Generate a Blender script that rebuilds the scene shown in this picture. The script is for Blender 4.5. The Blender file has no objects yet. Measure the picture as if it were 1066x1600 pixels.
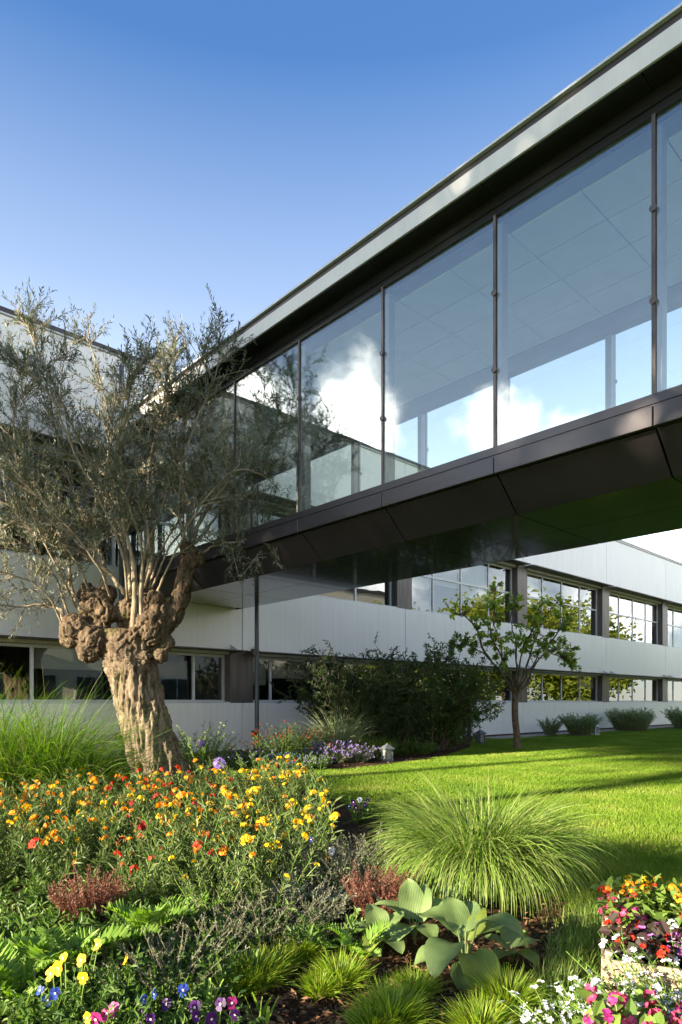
import bpy, math, random
import numpy as np
from mathutils import Vector, Matrix, noise

# ---------------------------------------------------------------- camera, sky, sun, exposure
FPX, CX, HOR, H = 1027.0, 533.0, 1096.0, 1.3          # focal length and horizon in photo pixels (1066 x 1600), eye height in metres
SC = bpy.context.scene
COL = SC.collection
cd = bpy.data.cameras.new('camera')
cam = bpy.data.objects.new('camera', cd)
COL.objects.link(cam)
cd.sensor_fit = 'HORIZONTAL'
cd.sensor_width = 24.0
cd.lens = 24.0 * FPX / 1066.0
cd.shift_y = (HOR - 800.0) / 1066.0                    # an architectural shift lens: level camera, raised frame
cd.clip_start, cd.clip_end = 0.05, 3000.0
cam.location = (0, 0, H)
cam.rotation_euler = (math.pi / 2, 0, 0)
SC.camera = cam

U = np.array([1640.0 - CX, FPX]); U /= np.linalg.norm(U)   # along the office facade, to the right and away
V = np.array([-U[1], U[0]])                                # along the footbridge, to the left and away
ROT = math.atan2(U[1], U[0])

SUN_EL = math.radians(15.0)
_s = -U * 0.988 + V * 0.155
SUN_XY = _s / np.linalg.norm(_s)
world = bpy.data.worlds.new('World')
SC.world = world
world.use_nodes = True
wn, wl = world.node_tree.nodes, world.node_tree.links
wn.clear()
w_out = wn.new('ShaderNodeOutputWorld')
w_bg = wn.new('ShaderNodeBackground')
w_bg.inputs[1].default_value = 0.15
sky = wn.new('ShaderNodeTexSky')
sky.sky_type = 'NISHITA'
sky.sun_disc = False
sky.sun_elevation = SUN_EL
sky.sun_rotation = math.atan2(SUN_XY[0], SUN_XY[1])
sky.altitude = 100.0
sky.air_density = 1.0
sky.dust_density = 0.15
sky.ozone_density = 3.5


def wmath(op, a, b=None, c=None):
    n = wn.new('ShaderNodeMath'); n.operation = op
    for i, v in enumerate((a, b, c)):
        if v is None:
            continue
        if hasattr(v, 'is_output'):
            wl.new(v, n.inputs[i])
        else:
            n.inputs[i].default_value = v
    return n.outputs[0]


# cumulus clouds low in the sky: soft lumps around a few directions, broken up by noise
w_tc = wn.new('ShaderNodeTexCoord')
w_n1 = wn.new('ShaderNodeTexNoise'); w_n1.inputs['Scale'].default_value = 7.0; w_n1.inputs['Detail'].default_value = 9.0; w_n1.inputs['Roughness'].default_value = 0.58
wl.new(w_tc.outputs['Generated'], w_n1.inputs['Vector'])
CLOUDS = []      # (azimuth from +Y towards -X in degrees, elevation in degrees, radius)
for az, el, r in ((80, 21.0, .15), (86, 23.0, .11), (73, 20.5, .15), (99, 21.5, .065), (104, 18.5, .07), (62, 17, .16), (112, 15, .14), (40, 6, .12),
                  (-27.5, 9.5, .06), (-33, 8, .08), (-45, 9, .12), (-70, 12, .15), (130, 10, .12), (160, 13, .15), (-110, 11, .13), (-150, 12, .14)):
    a, e = math.radians(az), math.radians(el)
    CLOUDS.append((Vector((-math.sin(a) * math.cos(e), math.cos(a) * math.cos(e), math.sin(e))), r))
acc = None
for c, r in CLOUDS:
    d = wn.new('ShaderNodeVectorMath'); d.operation = 'DISTANCE'
    wl.new(w_tc.outputs['Generated'], d.inputs[0]); d.inputs[1].default_value = c
    v = wmath('SUBTRACT', 1.0, wmath('DIVIDE', d.outputs['Value'], r))
    acc = v if acc is None else wmath('MAXIMUM', acc, v)
# cumulus ring added all round the horizon, mostly unseen, for neutral fill light
w_sz = wn.new('ShaderNodeSeparateXYZ'); wl.new(w_tc.outputs['Generated'], w_sz.inputs[0])
ring = wmath('SUBTRACT', 0.30, wmath('POWER', wmath('DIVIDE', wmath('ABSOLUTE', wmath('SUBTRACT', w_sz.outputs['Z'], 0.17)), 0.17), 2.0))
acc = wmath('MAXIMUM', wmath('MAXIMUM', acc, ring), -1.0)
dens = wmath('ADD', acc, wmath('MULTIPLY', wmath('SUBTRACT', w_n1.outputs[0], 0.5), 2.6))
w_ramp = wn.new('ShaderNodeMapRange'); w_ramp.interpolation_type = 'SMOOTHSTEP'
w_ramp.inputs['From Min'].default_value = 0.10; w_ramp.inputs['From Max'].default_value = 0.85
wl.new(dens, w_ramp.inputs['Value'])
w_n2 = wn.new('ShaderNodeTexNoise'); w_n2.inputs['Scale'].default_value = 11.0; w_n2.inputs['Detail'].default_value = 5.0
w_map = wn.new('ShaderNodeMapping'); w_map.inputs['Location'].default_value = (0.03, 0.03, 0.35)
wl.new(w_tc.outputs['Generated'], w_map.inputs['Vector']); wl.new(w_map.outputs[0], w_n2.inputs['Vector'])
w_cr = wn.new('ShaderNodeValToRGB')
w_cr.color_ramp.elements[0].position = 0.32; w_cr.color_ramp.elements[0].color = (6.5, 6.8, 7.3, 1)
w_cr.color_ramp.elements[1].position = 0.55; w_cr.color_ramp.elements[1].color = (12.5, 12.1, 11.5, 1)
wl.new(w_n2.outputs[0], w_cr.inputs[0])
w_mix = wn.new('ShaderNodeMixRGB')
# summer haze: the clear sky pales evenly towards the horizon all round
w_sep = wn.new('ShaderNodeSeparateXYZ'); wl.new(w_tc.outputs['Generated'], w_sep.inputs[0])
w_hz = wn.new('ShaderNodeValToRGB')
for i, (pos, c) in enumerate(((0.0, (2.7, 2.7, 2.75)), (.30, (1.75, 1.9, 2.1)), (.52, (.68, .87, 1.24)), (.70, (.075, .265, .72)), (1.0, (.05, .17, .52)))):
    e = w_hz.color_ramp.elements[i] if i < 2 else w_hz.color_ramp.elements.new(pos)
    e.position = pos; e.color = (*c, 1)
wl.new(w_sep.outputs['Z'], w_hz.inputs[0])
w_air = wn.new('ShaderNodeMixRGB'); w_air.inputs[0].default_value = .8
wl.new(sky.outputs[0], w_air.inputs[1]); wl.new(w_hz.outputs[0], w_air.inputs[2])
wl.new(w_ramp.outputs[0], w_mix.inputs[0]); wl.new(w_air.outputs[0], w_mix.inputs[1]); wl.new(w_cr.outputs[0], w_mix.inputs[2])
wl.new(w_mix.outputs[0], w_bg.inputs[0]); wl.new(w_bg.outputs[0], w_out.inputs[0])

sd = bpy.data.lights.new('sun', 'SUN')
sd.energy = 5.0
sd.angle = math.radians(0.6)
sd.color = (1.0, 0.86, 0.66)
sun = bpy.data.objects.new('sun', sd)
COL.objects.link(sun)
sun.rotation_euler = Vector((SUN_XY[0] * math.cos(SUN_EL), SUN_XY[1] * math.cos(SUN_EL), math.sin(SUN_EL))).to_track_quat('Z', 'Y').to_euler()

SC.view_settings.view_transform = 'Standard'
SC.view_settings.look = 'None'
SC.view_settings.exposure = 2.2
SC.view_settings.gamma = 1.0
SC.view_settings.use_curve_mapping = False
SC.render.engine = 'CYCLES'
SC.cycles.use_denoising = True
SC.cycles.max_bounces = 8
SC.cycles.transparent_max_bounces = 24
SC.cycles.diffuse_bounces = 3
SC.cycles.glossy_bounces = 4
SC.cycles.caustics_reflective = False
SC.cycles.caustics_refractive = False

rng = np.random.default_rng(11)
random.seed(5)


# ---------------------------------------------------------------- pixel helpers (a pixel gives a direction; the ground or wall gives the distance)
def ray(px, py):
    return np.array([(px - CX) / FPX, 1.0, (HOR - py) / FPX])


def G(px, py, z=0.0):
    r = ray(px, py)
    return r * ((z - H) / r[2]) + np.array([0, 0, H])


def uv_of(p):
    return float(p[0] * U[0] + p[1] * U[1]), float(p[0] * V[0] + p[1] * V[1])


def W(u, v, z=0.0):
    return np.array([u * U[0] + v * V[0], u * U[1] + v * V[1], z])


V0 = 13.87                                                # the office facade stands on the line v = V0


def fac_u(px, off=0.0):
    r = ray(px, 1000)
    y = (V0 + off) / (r[0] * V[0] + r[1] * V[1])
    return uv_of(r * y)[0]


# ---------------------------------------------------------------- objects
def tag(o, label, cat, group=None):
    o['label'] = label; o['category'] = cat
    if group:
        o['group'] = group
    return o


def thing(name, label, cat, loc=(0, 0, 0), rz=0.0, group=None):
    o = bpy.data.objects.new(name, None)
    COL.objects.link(o)
    o.location = tuple(float(c) for c in loc)
    o.rotation_euler = (0, 0, rz)
    o.empty_display_size = 0.2
    return tag(o, label, cat, group)


def link(name, me, parent=None, loc=None, rot=None, scale=None, kind=None):
    o = bpy.data.objects.new(name, me)
    COL.objects.link(o)
    if parent is not None:
        o.parent = parent
    if loc is not None:
        o.location = tuple(float(c) for c in loc)
    if rot is not None:
        o.rotation_euler = rot
    if scale is not None:
        o.scale = (scale,) * 3 if np.isscalar(scale) else scale
    if kind:
        o['kind'] = kind
    return o


def copy_tree(o, parent=None):
    c = o.copy()
    COL.objects.link(c)
    c.parent = parent
    for ch in o.children:
        copy_tree(ch, c)
    return c


class MB:
    """collects faces (numpy) and links them as one mesh"""
    def __init__(self):
        self.v, self.f, self.n = [], [], 0

    def add(self, v, f):
        v = np.asarray(v, float).reshape(-1, 3)
        f = np.asarray(f, int)
        self.v.append(v); self.f.append(f + self.n); self.n += len(v)
        return self

    def box(self, x0, x1, y0, y1, z0, z1):
        v = [(x, y, z) for z in (z0, z1) for y in (y0, y1) for x in (x0, x1)]
        return self.add(v, [(0, 2, 3, 1), (4, 5, 7, 6), (0, 1, 5, 4), (2, 6, 7, 3), (0, 4, 6, 2), (1, 3, 7, 5)])

    def prism(self, poly, x0, x1):
        """poly: list of (y, z); extruded along x"""
        n = len(poly)
        v = [(x0, y, z) for y, z in poly] + [(x1, y, z) for y, z in poly]
        self.add(v, [(i, (i + 1) % n, (i + 1) % n + n, i + n) for i in range(n)])
        b = self.n - 2 * n
        for i in range(1, n - 1):
            self.f.append(np.array([(b, b + i + 1, b + i)])); self.f.append(np.array([(b + n, b + n + i, b + n + i + 1)]))
        return self

    def cyl(self, c, axis, r, l, n=10, r2=None):
        c = np.array(c, float); axis = np.array(axis, float); axis /= np.linalg.norm(axis)
        a = np.cross(axis, (0, 0, 1) if abs(axis[2]) < .9 else (1, 0, 0)); a /= np.linalg.norm(a); b = np.cross(axis, a)
        r2 = r if r2 is None else r2
        t = np.arange(n) * 2 * np.pi / n
        ring = np.cos(t)[:, None] * a + np.sin(t)[:, None] * b
        v = np.concatenate([c + ring * r, c + axis * l + ring * r2, [c], [c + axis * l]])
        i = np.arange(n); j = (i + 1) % n
        self.add(v, np.stack([i, j, j + n, i + n], 1))
        o = self.n - len(v)
        self.f.append(np.stack([np.full(n, 2 * n), j, i], 1) + o); self.f.append(np.stack([np.full(n, 2 * n + 1), i + n, j + n], 1) + o)
        return self

    def mesh(self, name, mat, smooth=False):
        me = bpy.data.meshes.new(name)
        v = np.concatenate(self.v) if self.v else np.zeros((0, 3))
        fs = [f for f in self.f if len(f)]
        idx = np.concatenate([f.ravel() for f in fs]); tot = np.concatenate([np.full(len(f), f.shape[1]) for f in fs])
        me.vertices.add(len(v)); me.vertices.foreach_set('co', v.astype(np.float32).ravel())
        me.loops.add(len(idx)); me.loops.foreach_set('vertex_index', idx.astype(np.int32))
        me.polygons.add(len(tot)); me.polygons.foreach_set('loop_start', np.concatenate([[0], np.cumsum(tot)[:-1]]).astype(np.int32))
        me.polygons.foreach_set('use_smooth', np.full(len(tot), bool(smooth)))
        me.update(calc_edges=True)
        for m in (mat if isinstance(mat, (list, tuple)) else [mat]):
            me.materials.append(m)
        return me

    def build(self, name, mat, parent=None, smooth=False, **k):
        return link(name, self.mesh(name, mat, smooth), parent, **k)


def bevel(o, w=0.004, seg=1):
    m = o.modifiers.new('bevel', 'BEVEL'); m.width = w; m.segments = seg; m.limit_method = 'ANGLE'
    return o


# ---------------------------------------------------------------- materials
def nt_of(name):
    m = bpy.data.materials.new(name)
    m.use_nodes = True
    n, l = m.node_tree.nodes, m.node_tree.links
    return m, n, l, n['Principled BSDF'], n['Material Output']


def mat(name, col, rough=0.6, metal=0.0, var=0.12, vscale=3.0, stretch=(1, 1, 1), bump=0.0, bscale=40.0, bstretch=(1, 1, 1), spec=0.5, col2=None, coat=0.0, bdist=0.01):
    m, n, l, p, out = nt_of(name)
    tc = n.new('ShaderNodeTexCoord')
    mp = n.new('ShaderNodeMapping'); mp.inputs['Scale'].default_value = stretch
    l.new(tc.outputs['Object'], mp.inputs['Vector'])
    nz = n.new('ShaderNodeTexNoise'); nz.inputs['Scale'].default_value = vscale; nz.inputs['Detail'].default_value = 6
    l.new(mp.outputs[0], nz.inputs['Vector'])
    r = n.new('ShaderNodeValToRGB')
    c2 = col2 or tuple(max(0, c * (1 - var * 2)) for c in col)
    r.color_ramp.elements[0].position = 0.3; r.color_ramp.elements[1].position = 0.7
    r.color_ramp.elements[0].color = (*c2, 1); r.color_ramp.elements[1].color = (*col, 1)
    l.new(nz.outputs[0], r.inputs[0]); l.new(r.outputs[0], p.inputs['Base Color'])
    p.inputs['Roughness'].default_value = rough; p.inputs['Metallic'].default_value = metal
    p.inputs['Specular IOR Level'].default_value = spec
    p.inputs['Coat Weight'].default_value = coat
    if bump:
        mb = n.new('ShaderNodeMapping'); mb.inputs['Scale'].default_value = bstretch
        l.new(tc.outputs['Object'], mb.inputs['Vector'])
        nb = n.new('ShaderNodeTexNoise'); nb.inputs['Scale'].default_value = bscale; nb.inputs['Detail'].default_value = 5
        l.new(mb.outputs[0], nb.inputs['Vector'])
        b = n.new('ShaderNodeBump'); b.inputs['Strength'].default_value = bump; b.inputs['Distance'].default_value = bdist
        l.new(nb.outputs[0], b.inputs['Height']); l.new(b.outputs[0], p.inputs['Normal'])
    return m


def leafmat(name, cols, transl=0.35, rough=0.5, spec=0.35, back=None, nscale=0.0, stripes=0.0):
    """foliage: colour varies from leaf to leaf, light shines through; back = colour of the underside"""
    m, n, l, p, out = nt_of(name)
    g = n.new('ShaderNodeNewGeometry')
    r = n.new('ShaderNodeValToRGB')
    el = r.color_ramp.elements
    while len(el) < len(cols):
        el.new(0.5)
    for i, c in enumerate(cols):
        el[i].position = i / max(1, len(cols) - 1); el[i].color = (*c, 1)
    l.new(g.outputs['Random Per Island'], r.inputs[0])
    colr = r.outputs[0]
    if stripes:
        tc = n.new('ShaderNodeTexCoord')
        wv = n.new('ShaderNodeTexNoise'); wv.inputs['Scale'].default_value = stripes; wv.inputs['Detail'].default_value = 3
        l.new(tc.outputs['Object'], wv.inputs['Vector'])
        mr = n.new('ShaderNodeMapRange'); mr.inputs['From Min'].default_value = .3; mr.inputs['From Max'].default_value = .7; mr.inputs['To Min'].default_value = .72; mr.inputs['To Max'].default_value = 1.15
        l.new(wv.outputs[0], mr.inputs['Value'])
        mu = n.new('ShaderNodeMixRGB'); mu.blend_type = 'MULTIPLY'; mu.inputs[0].default_value = 1
        l.new(colr, mu.inputs[1]); l.new(mr.outputs[0], mu.inputs[2])
        colr = mu.outputs[0]
    if back:
        mx = n.new('ShaderNodeMixRGB'); l.new(g.outputs['Backfacing'], mx.inputs[0]); l.new(colr, mx.inputs[1]); mx.inputs[2].default_value = (*back, 1)
        colr = mx.outputs[0]
    l.new(colr, p.inputs['Base Color'])
    p.inputs['Roughness'].default_value = rough; p.inputs['Specular IOR Level'].default_value = spec
    t = n.new('ShaderNodeBsdfTranslucent')
    hs = n.new('ShaderNodeHueSaturation'); hs.inputs['Saturation'].default_value = 1.15; hs.inputs['Value'].default_value = 1.35
    l.new(colr, hs.inputs['Color']); l.new(hs.outputs[0], t.inputs[0])
    mix = n.new('ShaderNodeMixShader'); mix.inputs[0].default_value = transl
    l.new(p.outputs[0], mix.inputs[1]); l.new(t.outputs[0], mix.inputs[2]); l.new(mix.outputs[0], out.inputs[0])
    return m


def glassmat(name, tint, r0, dirt=0.0):
    """a thin pane: what lies behind shows tinted, the surroundings mirror in it by Fresnel's law"""
    m, n, l, p, out = nt_of(name)
    n.remove(p)
    t = n.new('ShaderNodeBsdfTransparent'); t.inputs[0].default_value = (*tint, 1)
    g = n.new('ShaderNodeBsdfGlossy'); g.inputs['Roughness'].default_value = 0.0; g.inputs[0].default_value = (.97, 1, .99, 1)
    tcg = n.new('ShaderNodeTexCoord'); ng = n.new('ShaderNodeTexNoise'); ng.inputs['Scale'].default_value = 1.1; ng.inputs['Detail'].default_value = 1
    l.new(tcg.outputs['Object'], ng.inputs[0])
    bg_ = n.new('ShaderNodeBump'); bg_.inputs['Strength'].default_value = .12; bg_.inputs['Distance'].default_value = .02
    l.new(ng.outputs[0], bg_.inputs['Height']); l.new(bg_.outputs[0], g.inputs['Normal'])
    lw = n.new('ShaderNodeLayerWeight'); lw.inputs['Blend'].default_value = .5
    pw = n.new('ShaderNodeMath'); pw.operation = 'POWER'; pw.inputs[1].default_value = 5.0
    l.new(lw.outputs['Facing'], pw.inputs[0])
    ad = n.new('ShaderNodeMath'); ad.operation = 'MULTIPLY_ADD'; ad.inputs[1].default_value = 1 - r0; ad.inputs[2].default_value = r0
    l.new(pw.outputs[0], ad.inputs[0])
    mix = n.new('ShaderNodeMixShader')
    l.new(ad.outputs[0], mix.inputs[0]); l.new(t.outputs[0], mix.inputs[1]); l.new(g.outputs[0], mix.inputs[2])
    res = mix.outputs[0]
    if dirt:
        tc = n.new('ShaderNodeTexCoord'); mp = n.new('ShaderNodeMapping'); mp.inputs['Scale'].default_value = (6, 6, 1.2)
        l.new(tc.outputs['Object'], mp.inputs[0])
        nz = n.new('ShaderNodeTexNoise'); nz.inputs['Scale'].default_value = 3; nz.inputs['Detail'].default_value = 8; nz.inputs['Roughness'].default_value = .7
        l.new(mp.outputs[0], nz.inputs[0])
        mr = n.new('ShaderNodeMapRange'); mr.inputs['From Min'].default_value = .62; mr.inputs['From Max'].default_value = .85; mr.inputs['To Max'].default_value = dirt
        l.new(nz.outputs[0], mr.inputs[0])
        d = n.new('ShaderNodeBsdfDiffuse'); d.inputs[0].default_value = (.7, .7, .68, 1)
        m2 = n.new('ShaderNodeMixShader'); l.new(mr.outputs[0], m2.inputs[0]); l.new(res, m2.inputs[1]); l.new(d.outputs[0], m2.inputs[2])
        res = m2.outputs[0]
    l.new(res, out.inputs[0])
    return m


# ---------------------------------------------------------------- plant geometry (vectorised)
def curves(base, az, length, lean, bend, S=5, p=1.3, wig=0.0):
    """n bent stems: (n, S+1, 3) points, tangents and sideways vectors; lean and bend in radians from upright"""
    base = np.asarray(base, float); n = len(base)
    az, length, lean, bend = [np.broadcast_to(np.asarray(a, float), (n,)) for a in (az, length, lean, bend)]
    t = np.linspace(0, 1, S + 1)
    th = lean[:, None] + bend[:, None] * t[None, :] ** p
    a2 = az[:, None] + (wig * rng.normal(size=(n, S + 1))).cumsum(1) if wig else np.repeat(az[:, None], S + 1, 1)
    tan = np.stack([np.sin(th) * np.cos(a2), np.sin(th) * np.sin(a2), np.cos(th)], 2)
    step = (tan[:, :-1] + tan[:, 1:]) / 2 * (length / S)[:, None, None]
    pts = base[:, None, :] + np.concatenate([np.zeros((n, 1, 3)), step.cumsum(1)], 1)
    side = np.stack([-np.sin(a2), np.cos(a2), np.zeros_like(a2)], 2)
    return pts, tan, side


def strips(mb, pts, side, width, taper=0.15, belly=0.35, twist=None):
    """grass blades along curves"""
    n, S1, _ = pts.shape
    t = np.linspace(0, 1, S1)
    prof = np.where(t < belly, 0.6 + 0.4 * t / belly, 1 - (1 - taper) * ((t - belly) / (1 - belly)) ** 1.6)
    w = np.broadcast_to(np.asarray(width, float), (n,))[:, None, None] * prof[None, :, None] / 2
    if twist is not None:
        tw = np.broadcast_to(twist, (n,))[:, None, None]
        side = side * np.cos(tw) + np.array([0, 0, 1.0]) * np.sin(tw)
    v = np.stack([pts - side * w, pts + side * w], 2)        # n, S1, 2, 3
    base = (np.arange(n) * S1 * 2)[:, None]
    i = np.arange(S1 - 1)[None, :] * 2 + base
    f = np.stack([i, i + 1, i + 3, i + 2], 2).reshape(-1, 4)
    return mb.add(v.reshape(-1, 3), f)


def tubes(mb, pts, r0, r1, k=3):
    n, S1, _ = pts.shape
    tan = np.gradient(pts, axis=1); tan /= np.linalg.norm(tan, axis=2, keepdims=True) + 1e-9
    ref = np.where(np.abs(tan[:, :1, 2:3]) < .8, np.array([0, 0, 1.0]), np.array([1.0, 0, 0]))
    a = np.cross(tan, np.broadcast_to(ref, tan.shape)); a /= np.linalg.norm(a, axis=2, keepdims=True) + 1e-9
    b = np.cross(tan, a)
    t = np.linspace(0, 1, S1)
    r = (np.broadcast_to(r0, (n,))[:, None] * (1 - t) + np.broadcast_to(r1, (n,))[:, None] * t)[:, :, None, None]
    ang = np.arange(k) * 2 * np.pi / k
    ring = np.cos(ang)[None, None, :, None] * a[:, :, None, :] + np.sin(ang)[None, None, :, None] * b[:, :, None, :]
    v = pts[:, :, None, :] + ring * r
    base = (np.arange(n) * S1 * k)[:, None, None]
    i = np.arange(S1 - 1)[None, :, None] * k; j = np.arange(k)[None, None, :]; j2 = (j + 1) % k
    f = np.stack([base + i + j, base + i + j2, base + i + k + j2, base + i + k + j], 3).reshape(-1, 4)
    return mb.add(v.reshape(-1, 3), f)


def unit(a):
    return a / (np.linalg.norm(a, axis=-1, keepdims=True) + 1e-9)


def leaves(mb, pos, axis, normal, L, Wd, fold=0.25, droop=0.15):
    """pointed leaves of four triangles, folded along the midrib"""
    pos = np.asarray(pos, float); n = len(pos)
    axis = unit(np.asarray(axis, float)); side = unit(np.cross(axis, normal)); nor = np.cross(side, axis)
    L = np.broadcast_to(np.asarray(L, float), (n,))[:, None]; Wd = np.broadcast_to(np.asarray(Wd, float), (n,))[:, None]
    tip = pos + axis * L - nor * L * droop
    l1 = pos + axis * L * .33 + side * Wd * .5 + nor * Wd * fold; r1 = pos + axis * L * .33 - side * Wd * .5 + nor * Wd * fold
    l2 = pos + axis * L * .70 + side * Wd * .38 + nor * (Wd * fold - L * droop * .4); r2 = pos + axis * L * .70 - side * Wd * .38 + nor * (Wd * fold - L * droop * .4)
    v = np.stack([pos, l1, l2, tip, r2, r1], 1).reshape(-1, 3)
    b = np.arange(n) * 6
    f = np.concatenate([np.stack([b, b + 3, b + 2, b + 1], 1), np.stack([b, b + 5, b + 4, b + 3], 1)])
    return mb.add(v, f)


def diamonds(mb, pos, axis, normal, L, Wd, cup=0.2):
    pos = np.asarray(pos, float); n = len(pos)
    axis = unit(np.asarray(axis, float)); side = unit(np.cross(axis, normal)); nor = np.cross(side, axis)
    L = np.broadcast_to(np.asarray(L, float), (n,))[:, None]; Wd = np.broadcast_to(np.asarray(Wd, float), (n,))[:, None]
    v = np.stack([pos, pos + axis * L * .5 + side * Wd * .5 + nor * Wd * cup, pos + axis * L, pos + axis * L * .5 - side * Wd * .5 + nor * Wd * cup], 1)
    b = np.arange(n) * 4
    return mb.add(v.reshape(-1, 3), np.stack([b, b + 3, b + 2, b + 1], 1))


def along(pts, per, t0=0.15, t1=1.0):
    """per points on each of n polylines, with tangents"""
    n, S1, _ = pts.shape
    t = t0 + (t1 - t0) * (np.arange(per)[None, :] + rng.random((n, per)) * .7) / per
    x = np.clip(t * (S1 - 1), 0, S1 - 1.001); i = x.astype(int); fr = (x - i)[:, :, None]
    a = np.take_along_axis(pts, i[:, :, None].repeat(3, 2), 1); b = np.take_along_axis(pts, (i + 1)[:, :, None].repeat(3, 2), 1)
    return (a * (1 - fr) + b * fr).reshape(-1, 3), unit((b - a).reshape(-1, 3)), t.ravel()


def rand_unit(n):
    return unit(rng.normal(size=(n, 3)))


def stem_leaves(mb, pts, per, L, Wd, spread=0.9, up=0.2, t0=0.1, jit=0.25, fold=0.2, simple=False, t1=1.0):
    p, tn, t = along(pts, per, t0, t1)
    n = len(p)
    out = rand_unit(n); out = unit(out - (out * tn).sum(1, keepdims=True) * tn)
    ax = unit(tn * (1 - spread * .6) + out * spread + np.array([0, 0, up]))
    nor = unit(np.array([0, 0, 1.0]) + rng.normal(size=(n, 3)) * .45)
    ln = L * (1 + jit * rng.normal(size=n).clip(-2, 2))
    (diamonds(mb, p, ax, nor, ln, Wd) if simple else leaves(mb, p, ax, nor, ln, Wd, fold))
    return mb


def disc(n, r, c=(0, 0)):
    """n points in a disc"""
    a = rng.random(n) * 2 * np.pi; q = np.sqrt(rng.random(n)) * r
    return np.stack([c[0] + q * np.cos(a), c[1] + q * np.sin(a), np.zeros(n)], 1)


def inside(poly, x, y):
    poly = np.asarray(poly); res = np.zeros(np.shape(x), bool)
    j = len(poly) - 1
    for i in range(len(poly)):
        xi, yi = poly[i][:2]; xj, yj = poly[j][:2]
        res ^= ((yi > y) != (yj > y)) & (x < (xj - xi) * (y - yi) / (yj - yi + 1e-12) + xi)
        j = i
    return res

# ================================================================ the setting: ground, lawn, beds
def ground_mat():
    m, n, l, p, out = nt_of('turf_soil')
    tc = n.new('ShaderNodeTexCoord')
    n1 = n.new('ShaderNodeTexNoise'); n1.inputs['Scale'].default_value = 0.9; n1.inputs['Detail'].default_value = 8
    n2 = n.new('ShaderNodeTexNoise'); n2.inputs['Scale'].default_value = 60; n2.inputs['Detail'].default_value = 6
    l.new(tc.outputs['Object'], n1.inputs[0]); l.new(tc.outputs['Object'], n2.inputs[0])
    r = n.new('ShaderNodeValToRGB')
    r.color_ramp.elements[0].position = .35; r.color_ramp.elements[0].color = (.07, .13, .014, 1)
    r.color_ramp.elements[1].position = .68; r.color_ramp.elements[1].color = (.11, .19, .022, 1)
    mx = n.new('ShaderNodeMath'); mx.operation = 'MULTIPLY_ADD'; mx.inputs[1].default_value = .5
    l.new(n1.outputs[0], mx.inputs[0])
    m2 = n.new('ShaderNodeMath'); m2.operation = 'MULTIPLY'; m2.inputs[1].default_value = .5
    l.new(n2.outputs[0], m2.inputs[0]); l.new(m2.outputs[0], mx.inputs[2])
    l.new(mx.outputs[0], r.inputs[0]); l.new(r.outputs[0], p.inputs['Base Color'])
    b = n.new('ShaderNodeBump'); b.inputs['Strength'].default_value = .6; b.inputs['Distance'].default_value = .02
    l.new(n2.outputs[0], b.inputs['Height']); l.new(b.outputs[0], p.inputs['Normal'])
    p.inputs['Roughness'].default_value = .9; p.inputs['Specular IOR Level'].default_value = .1
    return m


M_TURF = ground_mat()
M_MULCH = mat('bark_mulch_soil', (.085, .05, .028), .95, var=.3, vscale=25, bump=1.0, bscale=90, col2=(.03, .018, .011), spec=.1, bdist=.03)
M_GRAVEL = mat('gravel', (.42, .36, .30), .9, vscale=60, var=.3, bump=.8, bscale=120, spec=.2)


def sheet(name, poly, z, m):
    pts = np.array([(p[0], p[1], z) for p in poly])
    o = MB().add(pts, [list(range(len(pts)))]).build(name, m)
    o['kind'] = 'structure'
    return o


sheet('ground', [(-900, -900), (900, -900), (900, 900), (-900, 900)], -0.02, mat('meadow', (.09, .13, .03), .95, vscale=.2, spec=.1))
sheet('lawn', [W(-30, -7), W(60, -7), W(60, V0 + 1), W(-30, V0 + 1)], 0.0, M_TURF)
BED = [G(*q)[:2] for q in ((-420, 1196), (120, 1196), (330, 1208), (470, 1232), (570, 1268), (650, 1315), (760, 1362), (860, 1398), (905, 1432), (888, 1490), (852, 1555), (835, 1660), (800, 1900), (-420, 1900))]
BORDER = [W(fac_u(150), V0 - .02)[:2]] + [G(*q)[:2] for q in ((150, 1208), (270, 1200), (390, 1203), (470, 1202), (530, 1204), (610, 1195), (690, 1183), (735, 1169))] + [W(fac_u(738), V0 - .02)[:2]]
sheet('flower_bed', BED, 0.012, M_MULCH)
sheet('border_bed', BORDER, 0.018, M_MULCH)
sheet('gravel_strip', [W(fac_u(742), V0 - .02), W(fac_u(742), V0 - 1.0), W(52, V0 - 1.0), W(52, V0 - .02)], 0.008, M_GRAVEL)

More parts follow.
